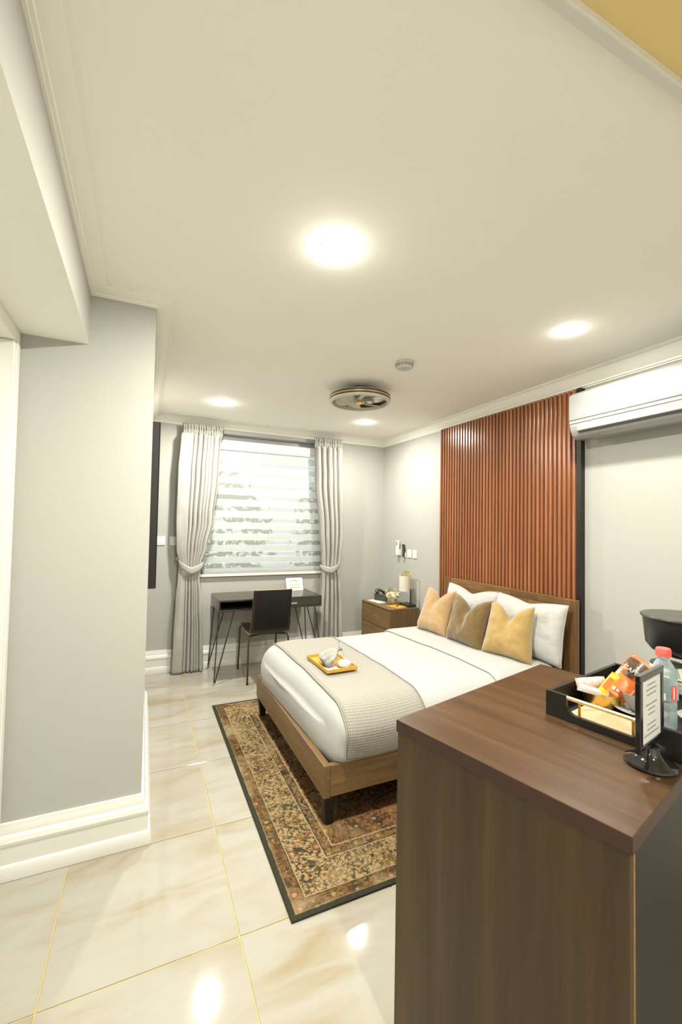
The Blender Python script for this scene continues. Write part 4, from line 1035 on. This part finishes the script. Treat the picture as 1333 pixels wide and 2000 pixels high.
for a in (.024, CL / 2 + .001):
    d = MB().box(a, a + CL / 2 - .026, -CD_ + .004, -CD_ + .022, .27, CZ - .040, .001).build('door', M['blackwood'], t)
    MB().box(a - .0015, a - .0002, -CD_ + .003, -CD_ + .022, .27, CZ - .042).build('door_edge', M['ply'], d)
MB().box(.024, CL - .024, -CD_ + .0225, -CD_ + .034, .08, .268).build('kick_panel', M['deskblack'], t)

# second lower cabinet beside it, under the coffee maker
SZ = .77
s0 = cl(.875, .18)
t = thing('side_cabinet', 'low dark cabinet behind the tray, under the coffee maker', 'cabinet', s0, CA)
MB().box(0, .56, -.46, 0, SZ - .03, SZ, .001).build('worktop', M['cabtop'], t)
MB().box(.003, .557, -.455, -.003, .0005, SZ - .0305).build('body', M['cabside'], t)
for a in (.006, .284): 
    d = MB().box(a, a + .270, -.470, -.4555, .05, SZ - .034, .001).build('door', M['blackwood'], t)
    MB().tube([(a + (.25 if a < .1 else .02), -.480, .45), (a + (.25 if a < .1 else .02), -.480, .60)], .005, 8).build('handle', M['gold'], d)

# ------------------------------------------------------------------ black tray with gold rail
TA = CA - .055
tp = cl(.392, .243); TL, TD_, TH = .47, .345, .072
t = thing('drinks_tray', 'black wooden drinks tray with a gold rail on the dark cabinet', 'tray', (tp[0], tp[1], CZ + .0005), TA)
def hwall(x0, x1):
    """end wall with a rounded handle cut-out: polygon in (y, z)"""
    y0, y1 = -TD_, 0; a, b_ = y0 + .06, y1 - .06; r = .026; zc = .022
    cols = [(y0, TH), (a, TH), (a, zc + r)]
    cols += [(a + r - r * math.cos(k / 6 * PI / 2), zc + r - r * math.sin(k / 6 * PI / 2)) for k in range(1, 7)]
    cols += [(b_ - r + r * math.sin(k / 6 * PI / 2), zc + r - r * math.cos(k / 6 * PI / 2)) for k in range(0, 7)]
    cols += [(b_, TH), (y1, TH)]
    b = bmesh.new(); rw = []
    for y, z in cols: rw.append([b.verts.new((x, y, zz)) for x, zz in ((x0, 0), (x0, z), (x1, z), (x1, 0))])
    for p, q2 in zip(rw, rw[1:]):
        for i in range(4):
            j = (i + 1) % 4
            try: b.faces.new((p[i], p[j], q2[j], q2[i]))
            except ValueError: pass
    b.faces.new(rw[0]); b.faces.new(rw[-1][::-1])
    bmesh.ops.remove_doubles(b, verts=b.verts, dist=1e-6); bmesh.ops.recalc_face_normals(b, faces=b.faces)
    q = MB(); q._add(b); return q
for x0 in (0, TL - .012):
    wl = hwall(x0, x0 + .012).build('end_wall', M['blackwood'], t)
    xm = x0 + .006
    rl = MB().tube([(xm, -TD_ + .060, TH - .006), (xm, -.060, TH - .006)], .0055, 10).build('gold_rail', M['gold'], wl, True)
    for y in (-.095, -TD_ + .115): MB().tube([(xm, y, .0222), (xm, y, TH - .011)], .0038, 8).build('rail_post', M['gold'], wl, True)
for y in (-.012, -TD_): MB().box(.0122, TL - .0122, y, y + .012, 0, TH, .001).build('side_wall', M['blackwood'], t)
MB().box(.0122, TL - .0122, -TD_ + .0122, -.0122, 0, .008).build('base', M['blackwood'], t)
MB().box(.016, .150, -TD_ + .02, -.05, .0082, .0125, .001).build('bamboo_insert', M['matt'], t)
TB = CZ + .0005 + .0085
def tl(x, y, z=0):
    p = Matrix.Rotation(TA, 3, 'Z') @ Vector((x, y, 0)); return (tp[0] + p.x, tp[1] + p.y, TB + z)

# bowl
bc = (1.335, .905, TB)
t = thing('brass_bowl', 'shallow round brass dish of sachets on the black tray', 'bowl', bc)
MB().lathe([(0, 0), (.050, 0), (.055, .004), (.057, .040), (.055, .040), (.053, .006), (0, .004)], 44).build('dish', M['gold'], t, True)
def sachet(label, pb, pt, w_, mat, extra=None, puff=.006, name='sachet', cat='sachet'):
    """packet standing from pb to pt with its face turned to the front of the cabinet"""
    pb, pt = Vector(pb), Vector(pt)
    t = thing(name, label, cat, pb)
    zz = (pt - pb).normalized(); yy = Vector((.78, .50, -.36)); yy = (yy - zz * yy.dot(zz)).normalized(); xx = yy.cross(zz)
    t.matrix_world = Matrix.Translation(pb) @ Matrix((xx, yy, zz)).transposed().to_4x4()
    h_ = (pt - pb).length
    def f(sgn):
        def fn(u, v):
            k = (math.sin(min(1, max(0, u)) * PI) * math.sin(v * PI)) ** .6 if 0 < u < 1 and 0 < v < 1 else 0
            return Vector(((u - .5) * w_, sgn * puff * k, v * h_))
        return fn
    q = MB().grid(f(-1), 10, 12).grid(f(1), 10, 12); q.build('packet', mat, t, True, 60, weld=True)
    if extra: extra(t)
    return t
def cafe(t):
    MB().grid(lambda u, v: Vector(((u - .5) * .0635, -.0085 * (math.sin(u * PI) * .9 + .1) - .001, .078 + .057 * v)), 8, 6).build('brown_print', M['brownfoil'], t, True)
    text_mesh('CAFE', .019, M['paper'], 'lettering', t, Matrix.Translation((-.008, -.0120, .094)) @ Matrix.Rotation(PI / 2, 4, 'X'))
    MB().box(-.024, .010, -.0121, -.0112, .071, .083, .0003).build('flash', M['brownfoil'], t)
    MB().box(-.014, -.006, -.0075, -.0068, .010, .022).box(-.002, .008, -.0075, -.0068, .014, .020).build('white_mark', M['paper'], t)
sachet('orange and brown coffee packet leaning out of the brass dish', (1.330, .868, .950), (1.438, .842, 1.048), .068, M['orange'], cafe, .009, name='coffee_packet', cat='packet')
sachet('slim yellow sugar stick leaning on the orange coffee packet', (1.290, .882, .955), (1.332, .860, 1.014), .024, M['yellow'], lambda t: MB().box(-.008, .008, -.0066, -.0056, .02, .058, .0003).build('red_print', M['orange'], t), .005)
sachet('white creamer sachet across the rim of the brass dish', (1.232, .916, .972), (1.316, .872, .948), .022, M['paper'], None, .005)
sachet('pink and white sachet at the back of the brass dish', (1.262, .942, .968), (1.350, .905, .975), .032, M['pinkfoil'], None, .007)
sachet('red sachet lying inside the brass dish', (1.305, .935, .945), (1.375, .900, .962), .030, M['red'], None, .006)

# cups and saucers
def cup(label_s, label_c, loc, tip):
    t = thing('saucer', label_s, 'saucer', loc, 0, 'white saucers on the tray')
    MB().lathe([(0, 0), (.030, 0), (.034, .003), (.066, .013), (.068, .015), (.064, .0155), (.034, .006), (0, .005)], 44).build('plate', M['white'], t, True)
    c = thing('tea_cup', label_c, 'cup', loc, 0, 'white cups on the tray')
    c.matrix_world = Matrix.Translation((loc[0], loc[1], loc[2] + .0075)) @ tip
    MB().lathe([(0, 0), (.020, 0), (.022, .004), (.036, .020), (.046, .054), (.0445, .054), (.034, .021), (.018, .007), (0, .006)], 36).build('bowl', M['white'], c, True)
    MB().tube([(.036, 0, .042), (.055, 0, .044), (.060, 0, .030), (.050, 0, .016), (.033, 0, .018)], .0035, 8).build('handle', M['white'], c, True)
cup('white saucer beside the brass dish behind the black sign', 'white tea cup on the saucer behind the black sign', (1.365, .812, TB + .0005), Matrix.Rotation(.4, 4, 'Z'))
cup('white saucer to the right of the water bottle', 'white tea cup to the right of the water bottle', (1.470, .690, TB + .0005), Matrix.Identity(4))

# water bottle
t = thing('water_bottle', 'clear plastic water bottle with a red cap on the tray', 'bottle', (1.322, .722, TB + .0045))
bp_ = [(0, .004), (.022, .0), (.029, .004), (.031, .012), (.031, .05), (.0295, .055), (.031, .060), (.031, .072), (.0295, .077), (.031, .082), (.032, .13), (.0315, .142), (.029, .158), (.022, .175), (.0145, .186), (.0135, .190), (.0135, .196), (0, .196)]
MB().lathe(bp_, 14).build('bottle_body', M['pet'], t, True, 20)
MB().lathe([(0, .008), (.0285, .008), (.0295, .05), (.0282, .055), (.0295, .06), (.0295, .072), (.0282, .077), (.0300, .082), (.0306, .13), (.0300, .142), (.0275, .157), (0, .158)], 14).build('water', M['pet'], t, True, 20)
MB().lathe([(0, .218), (.0165, .218), (.0185, .214), (.0185, .197), (0, .1965)], 28).build('cap', M['red'], t, True)
MB().lathe([(.0322, .084), (.0332, .084), (.0336, .128), (.0326, .128), (.0322, .084)], 28).build('label_film', M['pet'], t, True)
def arc(name, mat, a0, a1, z0, z1, r=.0340):
    MB().grid(lambda u, v: Vector((r * math.cos(a0 + (a1 - a0) * u), r * math.sin(a0 + (a1 - a0) * u), z0 + (z1 - z0) * v)), 8, 2).build(name, mat, t, True)
va = math.atan2(-.722, -1.322)
arc('red_label', M['red'], va + .55, va + 1.0, .086, .126)
arc('green_label', M['leaf'], va - .55, va - .35, .098, .124)
arc('white_label', M['paper'], va - .30, va + .15, .086, .104)
arc('label_marks', M['paper'], va + .68, va + .78, .090, .122, .0343)

# sign stand
sc_ = (1.112, .637)
t = thing('sign_stand', 'small black framed notice on a round base on the dark cabinet', 'sign stand', (sc_[0], sc_[1], CZ + .0005), .215)
MB().lathe([(0, 0), (.050, 0), (.054, .003), (.053, .008), (.042, .013), (.030, .018), (.022, .030), (.018, .044), (0, .044)], 48).build('base', M['blackgloss'], t, True)
fz0, fz1, fw_ = .0445, .222, .076
MB().box(-fw_, fw_, -.006, .006, fz0, fz0 + .016, .002).build('frame_bottom', M['blackgloss'], t); MB().box(-fw_, fw_, -.006, .006, fz1 - .016, fz1, .002).build('frame_top', M['blackgloss'], t)
for x in (-fw_, fw_ - .016): MB().box(x, x + .016, -.006, .006, fz0 + .0162, fz1 - .0162, .002).build('frame_side', M['blackgloss'], t)
MB().box(-fw_ + .0162, fw_ - .0162, -.003, .003, fz0 + .0162, fz1 - .0162).build('notice', M['paper'], t)
tx = MB(); rr = random.Random(3)
for k in range(11):
    z = fz1 - .032 - k * .0115
    wv = rr.uniform(.02, .046)
    if k in (3, 7): continue
    tx.box(-wv, wv, -.0034, -.0031, z, z + .0032)
tx.build('printed_lines', M['ink'], t)

# coffee maker on the lower cabinet
t = thing('coffee_maker', 'black drip coffee maker at the right edge behind the tray', 'coffee maker', (1.89, .955, SZ + .0006), -.47)
MB().lathe([(0, 0), (.125, 0), (.135, .006), (.135, .026), (.12, .032), (0, .032)], 44, sy=.95).build('base', M['black'], t, True)
MB().box(.045, .130, -.09, .09, .0325, .22, .02, seg=4).build('column', M['black'], t, True)
MB().lathe([(0, .205), (.060, .208), (.108, .228), (.126, .252), (.134, .335), (.136, .352), (0, .352)], 48).build('brew_basket', M['black'], t, True)
MB().lathe([(0, .3525), (.141, .3525), (.143, .357), (.141, .362), (0, .3645)], 48).build('lid', M['darkgrey'], t, True)
MB().lathe([(.0, .150), (.004, .150), (.004, .153), (0, .153)], 8).build('drip_nozzle', M['black'], t)
ca = thing('glass_carafe', 'clear glass coffee carafe behind the water bottle', 'carafe', (1.823, .985, SZ + .0335), -.47)
MB().lathe([(0, 0), (.060, 0), (.066, .006), (.074, .055), (.070, .095), (.052, .140), (.050, .146), (.048, .146), (.050, .140), (.067, .095), (.071, .055), (.062, .008), (0, .004)], 40).build('carafe_glass', M['glass'], ca, True)
MB().lathe([(0, .1465), (.052, .1465), (.050, .154), (.02, .157), (0, .157)], 32).build('carafe_lid', M['darkgrey'], ca, True)
MB().lathe([(.0745, .052), (.0755, .052), (.0755, .060), (.0745, .060)], 40).build('steel_band', M['chrome'], ca, True)
